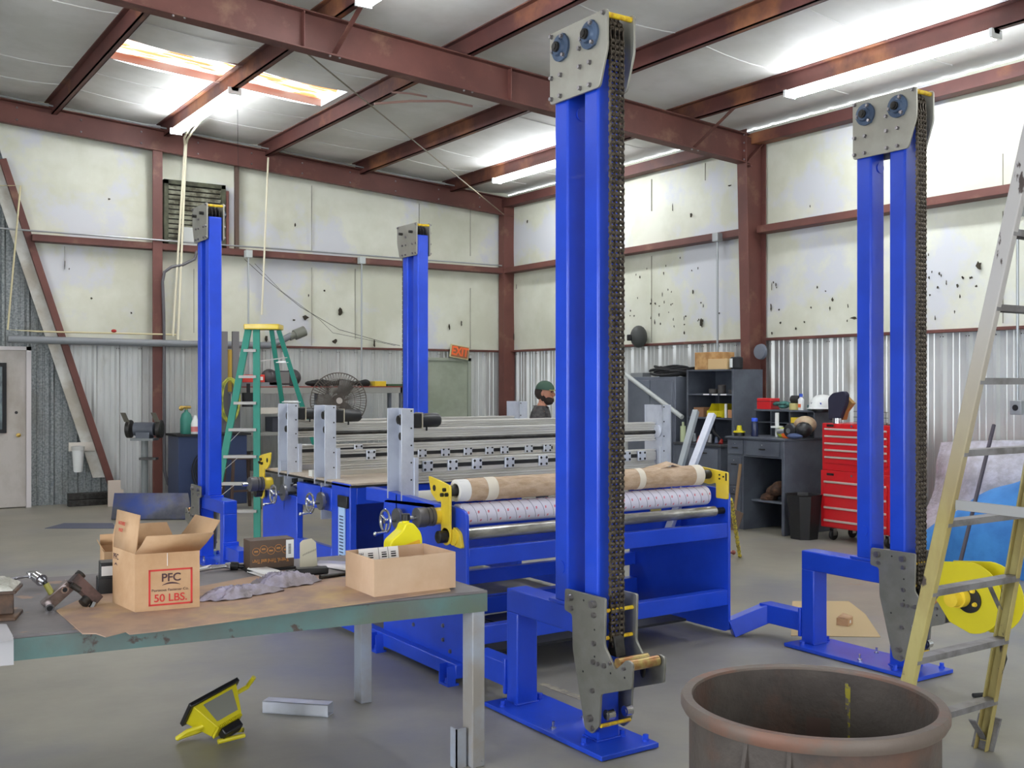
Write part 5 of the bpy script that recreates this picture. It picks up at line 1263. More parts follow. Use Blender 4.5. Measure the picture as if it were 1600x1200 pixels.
for k in range(9):
    pts = []; cx, cy = 9.5 + random.uniform(-.05, .05), 10.45 + random.uniform(-.1, .1); rx, ry = random.uniform(.12, .2), random.uniform(.2, .34)
    for i in range(22):
        a = 2 * PI * i / 22; pts.append((cx + rx * math.cos(a), cy + ry * math.sin(a), 1.765 + k * .014 + .012 * math.sin(3 * a + k)))
    mb.tube(pts, .016, 6, True)
item('cable_heap', mb, BLACKM, 'black coiled cable heap on top of the tall closed cabinet', 'cable')
item('channel_piece', MB().box(9.35, 9.5, 10.85, 11.1, 1.745, 1.8), CONDUIT, 'small pale metal piece left of the cable heap', 'offcut')
# leaning pale pipe in front of the tall cabinet
p, q = atX(972, 581, 9.255), atX(1066, 652, 9.255)
MB().cyl(p, q, .03, 12).build('diagonal_bar', mat('pale_pipe', (186, 190, 188), .45), bpy.data.objects['tall_cabinet'])

# welding helmet
c = atX(998, 526, 10.02)
t = thing('welding_helmet', 'dark welding helmet hung on the lower rail of the right wall', 'helmet', (c.x, c.y, c.z - .14))
MB().ball((c.x, c.y, c.z + .0), .15, (.85, .8, 1.08)).build('shell', mat('helmet_grey', (62, 64, 62), .6), t)
MB().box(c.x - .145, c.x - .08, c.y + .01, c.y + .1, c.z - .06, c.z + .03).build('visor', BLACK, t, bevel=.01)
# desk
t = thing('workshop_desk', 'tall dark grey steel desk with knee space, between red toolbox and shelf cabinet', 'desk', (9.2, 8.3, 0))
mb = MB(); mb.box(8.8, 9.6, 7.88, 7.92, 0, 1.03).box(8.82, 9.6, 8.5, 8.75, 0, 1.03).box(9.56, 9.6, 7.92, 8.5, 0, 1.03).box(8.82, 9.6, 7.92, 8.5, .83, 1.03)
mb.build('desk_body', DGREY, t, bevel=.006); MB().box(8.79, 9.6, 7.87, 8.76, 1.03, 1.053).build('desk_top', DGREY, t, bevel=.004)
for y0, y1, z0, z1 in ((7.96, 8.45, .85, 1.01), (8.5, 8.73, .85, 1.01), (8.53, 8.73, .5, .82), (8.53, 8.73, .1, .48)):
    d = MB().box(8.806, 8.822, y0, y1, z0, z1).build('drawer', DGREY, t, bevel=.004)
    MB().box(8.795, 8.806, (y0 + y1) / 2 - .04, (y0 + y1) / 2 + .04, z1 - .09, z1 - .08).build('drawer_handle', STEELD, d)
    MB().ball((8.804, (y0 + y1) / 2, z1 - .04), .008).build('lock', CHROME, d)
MB().box(8.95, 9.56, 7.92, 8.5, .32, .34).build('inner_shelf', DGREY2, t)
mb = MB(); random.seed(2)
for k in range(7): mb.ball((9.05 + random.uniform(-.05, .05), 8.13 + k * .035, .4 + .07 * math.sin(k * .6 + .5) + random.uniform(0, .04)), .09, (1, .9, .7), 12, rings=6)
item('canvas_bag', mb, mat('brown_canvas', (96, 66, 48), .9, col2=(60, 44, 36), scale=12, bump=.4, bscale=20), 'heaped brown canvas bag stuffed in the knee space of the grey desk', 'bag')
# hutch on desk
t = thing('desk_hutch', 'grey pigeon-hole hutch standing at the back of the desk', 'hutch', (9.4, 8.3, 1.053))
mb = MB(); mb.box(9.25, 9.55, 7.85, 7.865, 1.053, 1.35).box(9.25, 9.55, 8.72, 8.735, 1.053, 1.35).box(9.54, 9.55, 7.865, 8.72, 1.053, 1.35).box(9.24, 9.55, 7.85, 8.735, 1.335, 1.355).box(9.25, 9.54, 7.865, 8.72, 1.2, 1.208).box(9.25, 9.54, 8.48, 8.49, 1.053, 1.335).box(9.25, 9.54, 8.2, 8.21, 1.2, 1.335)
mb.build('hutch_body', DGREY, t, bevel=.002)
z = 1.355
t = thing('first_aid_tin', 'red metal box at the left on top of the desk hutch', 'box', (9.36, 8.64, z)); MB().box(9.28, 9.44, 8.52, 8.73, z, z + .13).build('box_body', REDT, t, bevel=.006); MB().box(9.278, 9.442, 8.518, 8.732, z + .09, z + .096).build('lid_seam', BLACKM, t)
mb = MB(); random.seed(9)
for k in range(10): mb.ball((9.34 + random.uniform(-.04, .04), 8.4 + random.uniform(-.08, .08), z + .03 + random.uniform(0, .06)), .05, (1, 1.2, .5), 10, rings=6)
item('green_gloves', mb, mat('teal_cloth', (70, 120, 112), .9, col2=(40, 70, 66), scale=18), 'crumpled teal gloves beside the red box on the hutch', 'gloves')
item('tape_stack', MB().cyl((9.36, 8.22, z), (9.36, 8.22, z + .075), .065, 20), mat('straw_tape', (196, 184, 120), .7), 'straw coloured roll under the dark roll on the hutch', 'roll', bevel=.004)
item('tape_roll', MB().lathe([(.03, -.06), (.045, -.06), (.045, .06), (.03, .06)], (9.36, 8.2, z + .12), 'y', 20, cap=False), BLACKM, 'dark roll lying on the straw coloured roll', 'roll')
t = thing('glue_bottle', 'white glue bottle with orange label and blue cap on the hutch', 'bottle', (9.32, 8.1, z))
MB().lathe([(.036, 0), (.038, .01), (.038, .12), (.018, .14), (.018, .15)], (9.32, 8.1, z), 'z', 20, (.7, 1, 1)).build('bottle_body', WHITEM, t); MB().cyl((9.32, 8.1, z + .148), (9.32, 8.1, z + .185), .02, 14).build('cap', mat('cap_blue', (40, 80, 190), .4), t)
MB().box(9.292, 9.294, 8.08, 8.12, z + .03, z + .07).build('label', mat('orange_label', (226, 110, 60), .5), t)
item('green_tin', MB().cyl((9.36, 8.0, z), (9.36, 8.0, z + .06), .035, 18), mat('dull_green', (70, 96, 96), .5), 'low dull green tin between the glue bottle and the hard hat', 'tin', bevel=.004)
t = thing('hard_hat', 'white hard hat with small blue sticker on top of the desk hutch', 'hard hat', (9.34, 7.84, z))
M = Matrix.Translation((9.36, 7.83, z + .03))
MB(M).lathe([(.14, 0), (.135, .03), (.125, .07), (.1, .11), (.06, .14), (.0, .15)], (0, 0, 0), 'z', 32, (1.15, 1, 1)).build('hat_shell', WHITEM, t); MB(M).lathe([(.135, .004), (.175, -.004), (.175, -.01), (.135, -.004)], (0, 0, 0), 'z', 32, (1.1, .9, 1), cap=False).build('brim', WHITEM, t)
MB(M).box(-.125, -.12, -.085, -.06, .04, .06).build('sticker', mat('sticker_blue', (40, 60, 160), .5), t); MB(M).box(-.145, -.138, -.02, .04, .045, .06).build('sticker', DGREY2, t)
MB(M).lathe([(.125, -.04), (.128, 0), (.11, 0)], (0, 0, 0), 'z', 24).build('headband', BLACK, t)
z = 1.053
t = thing('yellow_funnel_light', 'small yellow funnel shaped lamp at the left of the desk', 'lamp', (8.92, 8.66, z))
MB().lathe([(.07, .04), (.07, .055), (.035, .06), (.025, .12), (.0, .12)], (8.92, 8.66, z), 'z', 18).build('lamp_body', YELB, t); MB().lathe([(.06, 0), (.06, .04)], (8.92, 8.66, z), 'z', 18).build('base', BLACK, t)
t = thing('water_bottle', 'dark blue drinking bottle with bright blue lid on the desk', 'bottle', (9.0, 8.5, z))
MB().lathe([(.04, 0), (.042, .02), (.042, .14), (.036, .17)], (9.0, 8.5, z), 'z', 18).build('bottle_body', mat('smoky_blue', (36, 44, 76), .2), t); MB().cyl((9.0, 8.5, z + .165), (9.0, 8.5, z + .21), .035, 18).build('lid', mat('lid_blue', (50, 90, 220), .4), t, bevel=.008)
item('paper_towel_roll', MB().cyl((9.15, 8.3, z), (9.15, 8.3, z + .27), .022, 16).cyl((9.15, 8.3, z + .1), (9.15, 8.3, z + .12), .07, 20), WHITEM, 'slim white column on a wide disc standing on the desk', 'holder')
item('safety_vest', MB().ball((9.1, 8.15, z + .05), .1, (.6, 1, .6)), mat('lime_cloth', (196, 214, 60), .8, col2=(90, 100, 60), scale=12), 'crumpled lime green cloth on the desk', 'cloth')
item('orange_cap', MB().ball((9.0, 7.98, z + .05), .1, (.6, 1.15, .75)), mat('orange_cloth', (240, 110, 30), .7), 'bright orange cap on the desk beside the dark disc', 'cap')
item('yellow_bin', MB().box(9.26, 9.4, 8.0, 8.2, z + .155, z + .22), YEL, 'small yellow tray in the hutch pigeon-hole', 'tray', bevel=.006)
item('white_cup', MB().cyl((9.27, 7.97, z + .155), (9.27, 7.97, z + .2), .03, 14), WHITEM, 'little white cup in the hutch pigeon-hole', 'cup')
t = thing('grinder_disc', 'black and steel angle grinder standing on its disc on the desk', 'grinder', (8.95, 7.78, z)); MB().lathe([(.02, -.03), (.075, -.02), (.085, 0), (.075, .02), (.02, .03)], (8.95, 7.93, z + .085), 'x', 24).build('disc_guard', BLACK, t); MB().lathe([(.03, -.035), (.03, .035)], (8.95, 7.93, z + .085), 'x', 16).build('spindle', CHROME, t)
MB().cyl((8.96, 8.0, z + .08), (8.98, 8.12, z + .07), .03, 14).build('grinder_body', mat('grinder_silver', (170, 172, 178), .3, .6), t)
t = thing('welding_mask', 'tan and black welding hood lying on the right end of the desk', 'helmet', (9.05, 7.82, z))
MB().ball((9.1, 7.85, z + .15), .13, (1, .9, .75)).build('hood', mat('tan_hood', (176, 156, 128), .5, col2=(150, 110, 84), scale=6), t); MB().ball((9.02, 7.8, z + .1), .11, (.9, .8, .8)).build('visor', BLACK, t)
item('grey_blue_cloth', MB().ball((8.95, 7.86, z + .03), .07, (1, 1.4, .45)), mat('bluegrey_cloth', (70, 84, 120), .8), 'dark blue grey cloth at the desk corner under the welding hood', 'cloth')
# shovel / broom against desk
t = thing('scoop_shovel', 'old scoop shovel with wooden handle leaning on the grey desk', 'shovel', (8.7, 8.55, 0))
p = atX(1157, 725, 8.74); q = atX(1148, 800, 8.68)
MB().tube([p, q], .018, 8).build('shovel_handle', mat('old_wood', (140, 112, 80), .7), t)
r_ = [atX(u, v, 8.66) for u, v in ((1143, 793), (1162, 802), (1153, 830), (1143, 828))]
MB().prism([(p_.y, p_.z) for p_ in r_], 'x', 8.65, 8.66).build('shovel_blade', mat('rusty_blade', (120, 100, 84), .6, .3), t)
# trash can
mb = MB(); c = Vector((8.86, 7.66, 0))
t = thing('waste_bin', 'black square plastic waste bin beside the red toolbox', 'bin', (c.x, c.y, 0))
vs = []
for z, w in ((0, .13), (.46, .17), (.475, .178), (.475, .165), (.46, .16), (.02, .12)): vs.append([mb.bm.verts.new((c.x + a * w, c.y + b * w, z)) for a, b in ((-1, -.5), (-.5, -1), (.5, -1), (1, -.5), (1, .5), (.5, 1), (-.5, 1), (-1, .5))])
for A, B in zip(vs, vs[1:]):
    for i in range(8): mb.bm.faces.new((A[i], A[(i + 1) % 8], B[(i + 1) % 8], B[i]))
mb.bm.faces.new(vs[0][::-1]); mb.bm.faces.new(vs[-1]); mb.build('bin_body', BLACK, t, smooth=False)
# red toolbox
t = thing('red_tool_chest', 'tall red rolling tool chest with silver drawer pulls', 'tool chest', (9.2, 7.05, 0))
Y0_, Y1_ = 6.62, 7.51; X0_ = 8.95
MB().box(X0_, 9.42, Y0_, Y1_, .14, .74).box(X0_ + .01, 9.42, Y0_ + .01, Y1_ - .01, .74, 1.236).build('chest_body', REDT, t, bevel=.006)
HB = mat('pull_trim', (222, 208, 196), .3, .5)
for zz, h in ((1.175, .075), (1.09, .075), (1.01, .07), (.935, .07), (.86, .11), (.60, .13), (.44, .14), (.29, .13), (.155, .115)): pass
for z in (1.165, 1.09, 1.015, .945, .87):
    d = MB().box(X0_ - .006, X0_ + .012, Y0_ + .06, Y1_ - .06, z - .052, z + .012).build('drawer', REDT, t, bevel=.003); MB().box(X0_ - .022, X0_ - .004, Y0_ + .06, Y1_ - .06, z, z + .02).build('drawer_pull', HB, d, bevel=.004)
for z, h in ((.605, .11), (.47, .12), (.335, .12), (.2, .12)): pass
for z, h in ((.61, .125), (.475, .125), (.335, .13), (.19 + .005, .04)):
    pass
for z, h in ((.61, .12), (.47, .12), (.34, .12), (.205, .0)):
    if h: d = MB().box(X0_ - .016, X0_, Y0_ + .06, Y1_ - .06, z - h, z + .012).build('drawer', REDT, t, bevel=.003)
    else: d = MB().box(X0_ - .016, X0_, Y0_ + .06, Y1_ - .06, z - .05, z + .012).build('drawer', REDT, t, bevel=.003)
    MB().box(X0_ - .032, X0_ - .014, Y0_ + .06, Y1_ - .06, z, z + .022).build('drawer_pull', HB, d, bevel=.004)
for z in (1.213, .7):
    MB().box(X0_ - .004, X0_, Y1_ - .17, Y1_ - .08, z - .012, z + .012).build('maker_plate', STEELD, t); MB().cyl((X0_ - .006, Y1_ - .4, z), (X0_, Y1_ - .4, z), .012, 12).build('lock', CHROME, t)
for y in (Y0_ + .1, Y1_ - .1):
    for x in (X0_ + .08, 9.34):
        w = MB().lathe([(.02, -.016), (.055, -.016), (.06, -.01), (.06, .01), (.055, .016), (.02, .016)], (x, y, .06), 'y', 20).build('caster', BLACK, t); MB().box(x - .03, x + .03, y - .024, y - .02, .05, .14).box(x - .03, x + .03, y + .02, y + .024, .05, .14).box(x - .03, x + .03, y - .024, y + .024, .125, .14).build('caster_fork', CHROME, w)
z = 1.236
t = thing('office_chair_back', 'dark blue rounded pad standing on top of the red tool chest', 'pad', (9.1, 6.98, z))
p = [atX(u, v, 9.1) for u, v in ((1298, 656), (1297, 622), (1304, 614), (1322, 611), (1326, 616), (1325, 630), (1315, 656))]
MB().prism(rpoly([(q.y, q.z) for q in p], .03), 'x', 9.06, 9.12).build('pad', mat('navy_pad', (30, 30, 52), .8), t, bevel=.01)
p = [atX(u, v, 9.2) for u, v in ((1312, 656), (1322, 616), (1336, 630), (1325, 644), (1322, 656))]
item('brown_pouch', MB().prism([(q.y, q.z) for q in p], 'x', 9.16, 9.22), mat('tan_leather', (160, 124, 70), .7), 'tan leather pouch propped behind the dark blue pad', 'pouch', bevel=.006)
item('silver_can', MB().cyl((9.0, 7.34, z), (9.0, 7.34, z + .055), .045, 20), CHROME, 'low silver can at the left on the red tool chest', 'can')
mb = MB()
for k in range(7): mb.box(8.99, 8.995, 6.72 + k * .04, 6.725 + k * .04, z, z + .13)
for zz in (.02, .07, .128): mb.box(8.988, 8.992, 6.7, 7.12, z + zz, z + zz + .005)
mb.box(8.99, 9.2, 6.7, 7.12, z, z + .006)
item('wire_basket', mb, STEELD, 'small wire basket on the right of the red tool chest', 'basket')
# ---- tarp heap on the right
def cloth(name, f, nu, nv, m, label, cat):
    mb = MB(); g = [[mb.bm.verts.new(f(i / nu, j / nv)) for j in range(nv + 1)] for i in range(nu + 1)]
    for i in range(nu):
        for j in range(nv): mb.bm.faces.new((g[i][j], g[i + 1][j], g[i + 1][j + 1], g[i][j + 1]))
    return solo(mb, name, m, label, cat)
def quilt(u, v):
    y = 6.58 - 1.8 * u; x = 9.75 - .5 * (1 - v) - .1 * math.sin(u * 6) - .05 * math.sin(v * 9 + u * 4)
    return Vector((x, y, v * (1.07 + .05 * math.sin(u * 3)) + .0)) if v < .93 else Vector((x + .3 * (v - .93) / .07, y, 1.07 - .02 * v + .05 * math.sin(u * 3)))
cloth('quilted_blanket', quilt, 40, 30, mat('dusty_white_quilt', (196, 194, 204), .9, col2=(172, 168, 174), scale=8, bump=.6, bscale=22), 'dusty white quilted moving blanket hung along the right wall behind the stepladder', 'blanket')
def tarp(u, v):
    a = v * PI; y = 6.05 - 2.5 * u; h = 1.05 * min(1, u * 1.7 + .14) ** .6
    x = 9.05 - .5 * math.cos(a) * (1 + .07 * math.sin(u * 22 + v * 3)) * -1 - .0
    x = 9.0 + .55 * -math.cos(a) * -1 * -1
    z = h * (math.sin(a) ** .55) + .02 * math.sin(u * 30 + 4 * v) * math.sin(a)
    return Vector((x + .04 * math.sin(u * 17 + v * 6) , y, max(z, .0)))
cloth('blue_tarp', tarp, 50, 30, mat('blue_tarp_cloth', (60, 134, 204), .65, col2=(44, 112, 184), scale=3, bump=.3, bscale=7), 'blue tarpaulin draped over a low heap beyond the big stepladder', 'tarpaulin')
p, q = atD(1553, 664, 9.0), atD(1500, 880, 8.55)
item('leaning_pole', MB().cyl(p, q + (q - p) * .18, .016, 12), mat('dark_violet_pole', (60, 54, 66), .5), 'thin dark pole leaning against the blue tarpaulin', 'pole')
# yellow chain stand (ribbed strap) right of machine
a, b = atD(1142, 780, 8.0), atZ(1156, 870)
mb = MB(); n = 22
for k in range(n):
    c = a.lerp(b, k / n); d = a.lerp(b, (k + 1) / n); c = c + Vector((0, 0, 0)); mb.tube([c, d], .018 if k % 2 else .013, 6)
item('yellow_chain', mb, mat('yellow_black_chain', (214, 196, 60), .5, col2=(110, 96, 30), scale=30, lo=.5, hi=.55), 'yellow speckled strap slanting to the floor at the right of the machine', 'strap')
c = atZ(1146, 868); item('red_knob_tool', MB().cyl((c.x - .1, c.y + .03, .03), (c.x, c.y, .03), .012).ball((c.x, c.y, .03), .022), mat('dull_red_knob', (120, 60, 50), .6), 'tiny dark lever with red knob on the floor beside the yellow strap', 'lever')
# ================================================================ FAR LEFT: RACK AND CLUTTER ON THE VENT WALL
YR0, YR1 = 14.7, 15.15
xa_, xb_ = atY(372, 600, YR0).x, atY(630, 600, YR0).x
rk = thing('storage_rack', 'long grey storage rack along the vent wall, red edged top shelf', 'rack', ((xa_ + xb_) / 2, 14.9, 0))
for z in (1.6, .95, .4):
    s_ = MB().box(xa_, xb_, YR0, YR1, z - .09 if z > 1 else z - .05, z).build('shelf', mat('rack_grey', (150, 150, 144), .5), rk, bevel=.003)
    if z > 1: MB().box(xa_, xb_, YR0 - .004, YR1, z, z + .015).build('shelf_liner', mat('rack_red_edge', (140, 66, 58), .6), s_)
for x in (xa_ - .02, xa_ + 1.35, xb_ - .05):
    for y in (YR0, YR1 - .05): MB().box(x, x + .05, y, y + .05, 0, 1.6).build('rack_post', DGREY2, rk)
for px in (351, 369):
    p = atY(px, 520, 14.6); solo(MB().box(p.x - .045, p.x + .045, 14.6, 14.66, 0, p.z + .02), 'grey_post', mat('flat_grey_post', (112, 110, 112), .6), 'plain grey square post, %s of the two beside the far left tower' % ('left' if px == 351 else 'right'), 'post', 'two grey posts')
z = 1.615
def R(px, py, Y=14.85): return atY(px, py, Y)
p, q = R(362, 591), R(410, 591); t = thing('red_case', 'flat red case with white label on the rack behind the green stepladder', 'case', ((p.x + q.x) / 2, 14.85, z)); MB().box(p.x, q.x, 14.75, 15.0, z + .06, z + .17).build('case_body', mat('case_red', (206, 60, 48), .5), t, bevel=.005); MB().box(q.x - .11, q.x - .03, 14.745, 14.75, z + .09, z + .14).build('case_label', WHITE, t); MB().box(p.x + .1, q.x + .2, 14.76, 15.0, z, z + .06).build('case_base', GREYP, t)
c = R(438, 589); t = thing('portable_stereo', 'dark rounded portable stereo on the rack top shelf', 'stereo', (c.x, 14.85, z))
MB().ball((c.x - .17, 14.85, z + .13), .14, (.9, .8, .9)).ball((c.x + .19, 14.85, z + .13), .14, (.9, .8, .9)).box(c.x - .2, c.x + .2, 14.76, 14.95, z + .02, z + .23).build('stereo_body', mat('stereo_grey', (62, 58, 60), .5), t)
MB().box(c.x - .08, c.x + .1, 14.735, 14.76, z + .04, z + .21).build('tape_deck', mat('deck_grey', (116, 114, 112), .4), t, bevel=.01)
mb = MB(); random.seed(12); p = R(525, 597)
for k in range(16): mb.ball((p.x - .42 + k * .062, 14.85 + random.uniform(-.05, .05), z + .045), .07, (1.2, 1, .5 + .4 * math.sin(k * .5 + .3) ** 2), 10, rings=6)
item('black_cloth_pile', mb, mat('black_cloth', (36, 36, 36), .9), 'black crumpled covers piled on the rack behind the fan', 'cloth')
p = R(590, 596); item('yellow_case', MB().box(p.x - .09, p.x + .1, 14.75, 14.95, z, z + .08), YEL, 'small yellow box near the right end of the rack', 'box', bevel=.006)
p = R(612, 599); item('green_folder', MB().box(p.x - .12, p.x + .18, 14.75, 14.95, z, z + .035), mat('dull_green_cloth', (60, 90, 60), .8), 'flat dull green bundle at the right end of the rack', 'bundle', bevel=.008)
c = R(388, 618, 14.6); item('hanging_motor', MB().cyl((c.x, 14.6, c.z - .16), (c.x, 14.6, c.z + .04), .09, 18).cyl((c.x, 14.6, c.z + .03), (c.x, 14.6, c.z + .17), .025, 10), BLACKM, 'dark lamp shaped object hanging under the rack shelf', 'lamp')
p = R(424, 642, 14.75); item('white_strip', MB().box(p.x - .28, p.x + .2, 14.7, 14.74, p.z - .04, p.z + .05), mat('pale_strip', (206, 200, 188), .6), 'pale board strip behind the green stepladder', 'board')
random.seed(21)
for k in range(7):
    x = xa_ + .2 + k * .33; w, h = random.uniform(.12, .26), random.uniform(.1, .34); zz = .95 if k % 2 else .4
    item('stored_box', MB().box(x, x + w, 14.75, 15.05, zz, zz + h), mat('store%d' % (k % 4), [(84, 78, 72), (60, 62, 70), (110, 96, 80), (48, 44, 42)][k % 4], .8), ['dusty brown', 'slate', 'tan', 'blackish', 'grey brown', 'bluish', 'sandy'][k] + ' box stored on a lower shelf of the rack', 'box', 'boxes on the lower rack shelves', bevel=.006)
# pedestal fan
c = atD(529, 626, 15.2); t = thing('pedestal_fan', 'large dusty pedestal fan with wire cage in front of the rack', 'fan', (c.x, c.y, 0))
M = Matrix.Translation(c) @ Matrix.Rotation(math.radians(-18), 4, 'Z')
mb = MB(M)
for k in range(60):
    a = 2 * PI * k / 60; ca, sa = math.cos(a), math.sin(a)
    mb.tube([(.05 * ca, -.1, .05 * sa), (.22 * ca, -.1, .22 * sa), (.37 * ca, -.06, .37 * sa), (.40 * ca, 0, .40 * sa), (.36 * ca, .08, .36 * sa), (.1 * ca, .12, .1 * sa)], .0035, 4)
for rr, yy in ((.12, -.1), (.22, -.1), (.31, -.08), (.4, 0)): mb.tube([(rr * math.cos(2 * PI * i / 36), yy, rr * math.sin(2 * PI * i / 36)) for i in range(36)], .004 if rr < .4 else .008, 5, True)
mb.build('fan_guard', mat('dusty_wire', (92, 84, 76), .7), t)
mb = MB(M)
for k in range(3):
    a = 2 * PI * k / 3 + .4; R_ = Matrix.Rotation(a, 4, 'Y'); P = [R_ @ Vector(v) for v in ((-.03, .0, .04), (.1, .03, .12), (.13, .04, .26), (.02, .0, .34), (-.09, -.03, .28), (-.08, -.02, .12))]
    vs = [mb.bm.verts.new(M @ p) for p in P]; mb.bm.faces.new(vs)
mb.build('fan_blade', mat('fan_blade_grey', (96, 94, 90), .5), t, solid=.003)
MB(M).cyl((0, -.105, 0), (0, -.09, 0), .045, 20).build('hub_badge', mat('badge', (176, 168, 160), .5), t)
MB(M).cyl((0, .0, 0), (0, .22, 0), .08, 18).build('fan_motor', BLACKM, t, bevel=.02)
MB().cyl((c.x, c.y + .15, 0.03), (c.x, c.y + .15, c.z - .02), .025, 12).build('fan_pole', STEELD, t); MB().cyl((c.x, c.y + .15, 0), (c.x, c.y + .15, .03), .28, 28).build('fan_base', BLACKM, t)
# green stepladder
gl = thing('green_stepladder', 'green fibreglass stepladder with yellow top behind the machine', 'stepladder', (4.1, 11.2, 0))
FR = atZ(402, 840); RD = Vector((CT, -ST, 0)); FD = Vector((ST, CT, 0))
top = atD(398, 515, 11.75); H = top.z
FL = FR - RD * .52; RR_ = FR + RD * .72 + FD * 1.0 ; RL_ = RR_ - RD * .46
def gpt(foot, tpt, z): return foot.lerp(Vector((tpt.x, tpt.y, H)), z / H)
tFR = top + RD * .02; tFL = top - RD * .07; tRR = top + RD * .24 + FD * .12; tRL = top + RD * .16 + FD * .12
for f_, t2 in ((FL, tFL), (FR, tFR)): MB().beam(f_, Vector((t2.x, t2.y, H)), .075, .03, up=FD).build('front_rail', GREENL, gl, bevel=.003)
for f_, t2 in ((RL_, tRL), (RR_, tRR)): MB().beam(f_, Vector((t2.x, t2.y, H)), .05, .03, up=FD).build('rear_rail', GREENL, gl, bevel=.003)
for k in range(7):
    z = .28 + k * .29; a, b = gpt(FL, tFL, z), gpt(FR, tFR, z); MB().beam(a, b, .08, .03).build('step', mat('greyed_step', (170, 166, 160), .5, .3), gl)
    if k < 4: MB().beam(a + Vector((0, 0, .0)) + (b - a) * .45, gpt(FL, tFL, z - .17), .02, .004).build('step_brace', ALUX, gl)
for z in (.45, .95, 1.45, 1.9): a, b = gpt(RL_, tRL, z), gpt(RR_, tRR, z); MB().beam(a, b, .03, .02).build('rear_bar', ALUX, gl)
for a_, b_ in (((FR, tFR), (RR_, tRR)),): MB().beam(gpt(*a_, 1.9), gpt(*b_, 1.95), .03, .01).build('spreader', ALUX, gl)
M = Matrix.Translation((top.x, top.y, H)) @ Matrix.Rotation(-TH, 4, 'Z'); MB(M).box(-.11, .28, -.06, .2, -.0, .06).build('ladder_cap', YEL, gl, bevel=.01)
# hose coil
mb = MB(); c = atY(357, 625, 14.55)
for k in range(9): mb.tube([(c.x + (.1 + .012 * (k % 5)) * math.cos(a) + .01 * math.sin(k), 14.5 + .015 * (k % 4), c.z + (.28 + .015 * (k % 3)) * math.sin(a)) for a in [2 * PI * i / 26 for i in range(26)]], .011, 6, True)
item('hose_coil', mb, mat('yellow_hose', (186, 186, 70), .5, col2=(120, 130, 60), scale=12), 'coil of yellow hose hanging by the grey posts', 'hose')
c = atY(358, 574, 14.75); item('yellow_canister', MB().cyl((c.x, 14.75, c.z - .35), (c.x, 14.75, c.z + .25), .1, 20), mat('dull_yellow_tube', (206, 170, 70), .6), 'dull yellow upright tube behind the two grey posts', 'tube', bevel=.01)
# dark blue cabinet, gas bottle, jug
p, q = atY(279, 690, 14.2), atY(330, 690, 14.2)
t = thing('blue_parts_cabinet', 'dark blue cabinet behind the far left tower', 'cabinet', ((p.x + q.x) / 2, 14.4, 0)); zc = atY(300, 682, 14.2).z
MB().box(p.x, q.x + .5, 14.2, 14.7, 0, zc).build('cabinet_body', BLUEB, t, bevel=.006); MB().box(p.x - .03, q.x + .55, 14.17, 14.72, zc, zc + .03).build('cabinet_top', BLACKM, t)
mb = MB(); c = atY(296, 725, 14.15)
for k in range(5): mb.tube([(c.x + .25 + (.1 + .03 * k) * math.cos(a), 14.14, c.z - .1 + (.16 + .03 * k) * math.sin(a)) for a in [2 * PI * i / 20 for i in range(20)]], .01, 5, True)
item('dark_hose_loop', mb, BLACKM, 'loops of dark hose hanging in front of the blue cabinet', 'hose')
c = atY(291, 682, 14.35); t = thing('gas_bottle', 'green gas bottle standing on the dark blue cabinet', 'gas bottle', (c.x, 14.35, zc + .03))
MB().lathe([(.07, 0), (.08, .02), (.08, .2), (.06, .27), (.025, .3), (.02, .33)], (c.x, 14.35, zc + .03), 'z', 22).build('bottle_body', mat('bottle_green', (54, 126, 112), .5), t); MB().cyl((c.x, 14.35, zc + .35), (c.x, 14.35, zc + .41), .018, 10).cyl((c.x - .06, 14.35, zc + .39), (c.x + .06, 14.35, zc + .39), .02, 10).ball((c.x - .08, 14.3, zc + .38), .035, (1, .4, 1)).build('valve', mat('brass', (190, 160, 90), .3, .9), t)
c = atY(305, 682, 14.3); t = thing('bleach_jug', 'white plastic jug with red label beside the green gas bottle', 'jug', (c.x, 14.3, zc + .03))
MB().lathe([(.06, 0), (.065, .02), (.065, .14), (.03, .21), (.02, .25), (.0, .25)], (c.x, 14.3, zc + .03), 'z', 20).build('jug_body', WHITEM, t); MB().lathe([(.066, .03), (.066, .1)], (c.x, 14.3, zc + .03), 'z', 20, cap=False).build('jug_label', mat('pink_label', (206, 120, 120), .5), t)
# bench grinder on pedestal
c = atD(226, 668, 14.0); t = thing('bench_grinder', 'dark double wheel bench grinder on a steel pedestal by the brown column', 'grinder', (c.x, c.y, 0)); M = Matrix.Translation((c.x, c.y, 0)) @ Matrix.Rotation(-TH, 4, 'Z'); zc_ = c.z
MB(M).lathe([(.03, -.15), (.09, -.13), (.09, .13), (.03, .15)], (0, 0, zc_ - .02), 'x', 22).box(-.09, .09, -.09, .09, zc_ - .14, zc_ - .06).build('grinder_motor', DGREY, t)
for s in (-1, 1):
    g_ = MB(M).lathe([(.03, -.03), (.12, -.03), (.12, .03), (.03, .03)], (s * .2, 0, zc_ - .02), 'x', 26).build('wheel_guard', STEELD, t, bevel=.008)
    MB(M).lathe([(.0, -.035), (.095, -.035), (.095, -.02)], (s * .2, 0, zc_ - .02), 'x', 26).build('grinding_wheel', BLACKM, g_)
    MB(M).beam((s * .2, -.1, zc_ + .08), (s * .2 - .03, -.16, zc_ + .2), .09, .006).build('eye_shield', mat('dim_shield', (110, 106, 96), .4), g_)
MB(M).cyl((0, 0, .02), (0, 0, zc_ - .14), .045, 18).cyl((0, 0, 0), (0, 0, .02), .17, 24).box(-.15, .15, -.12, .12, zc_ - .17, zc_ - .14).build('pedestal', mat('pedestal_grey', (120, 124, 124), .5), t)
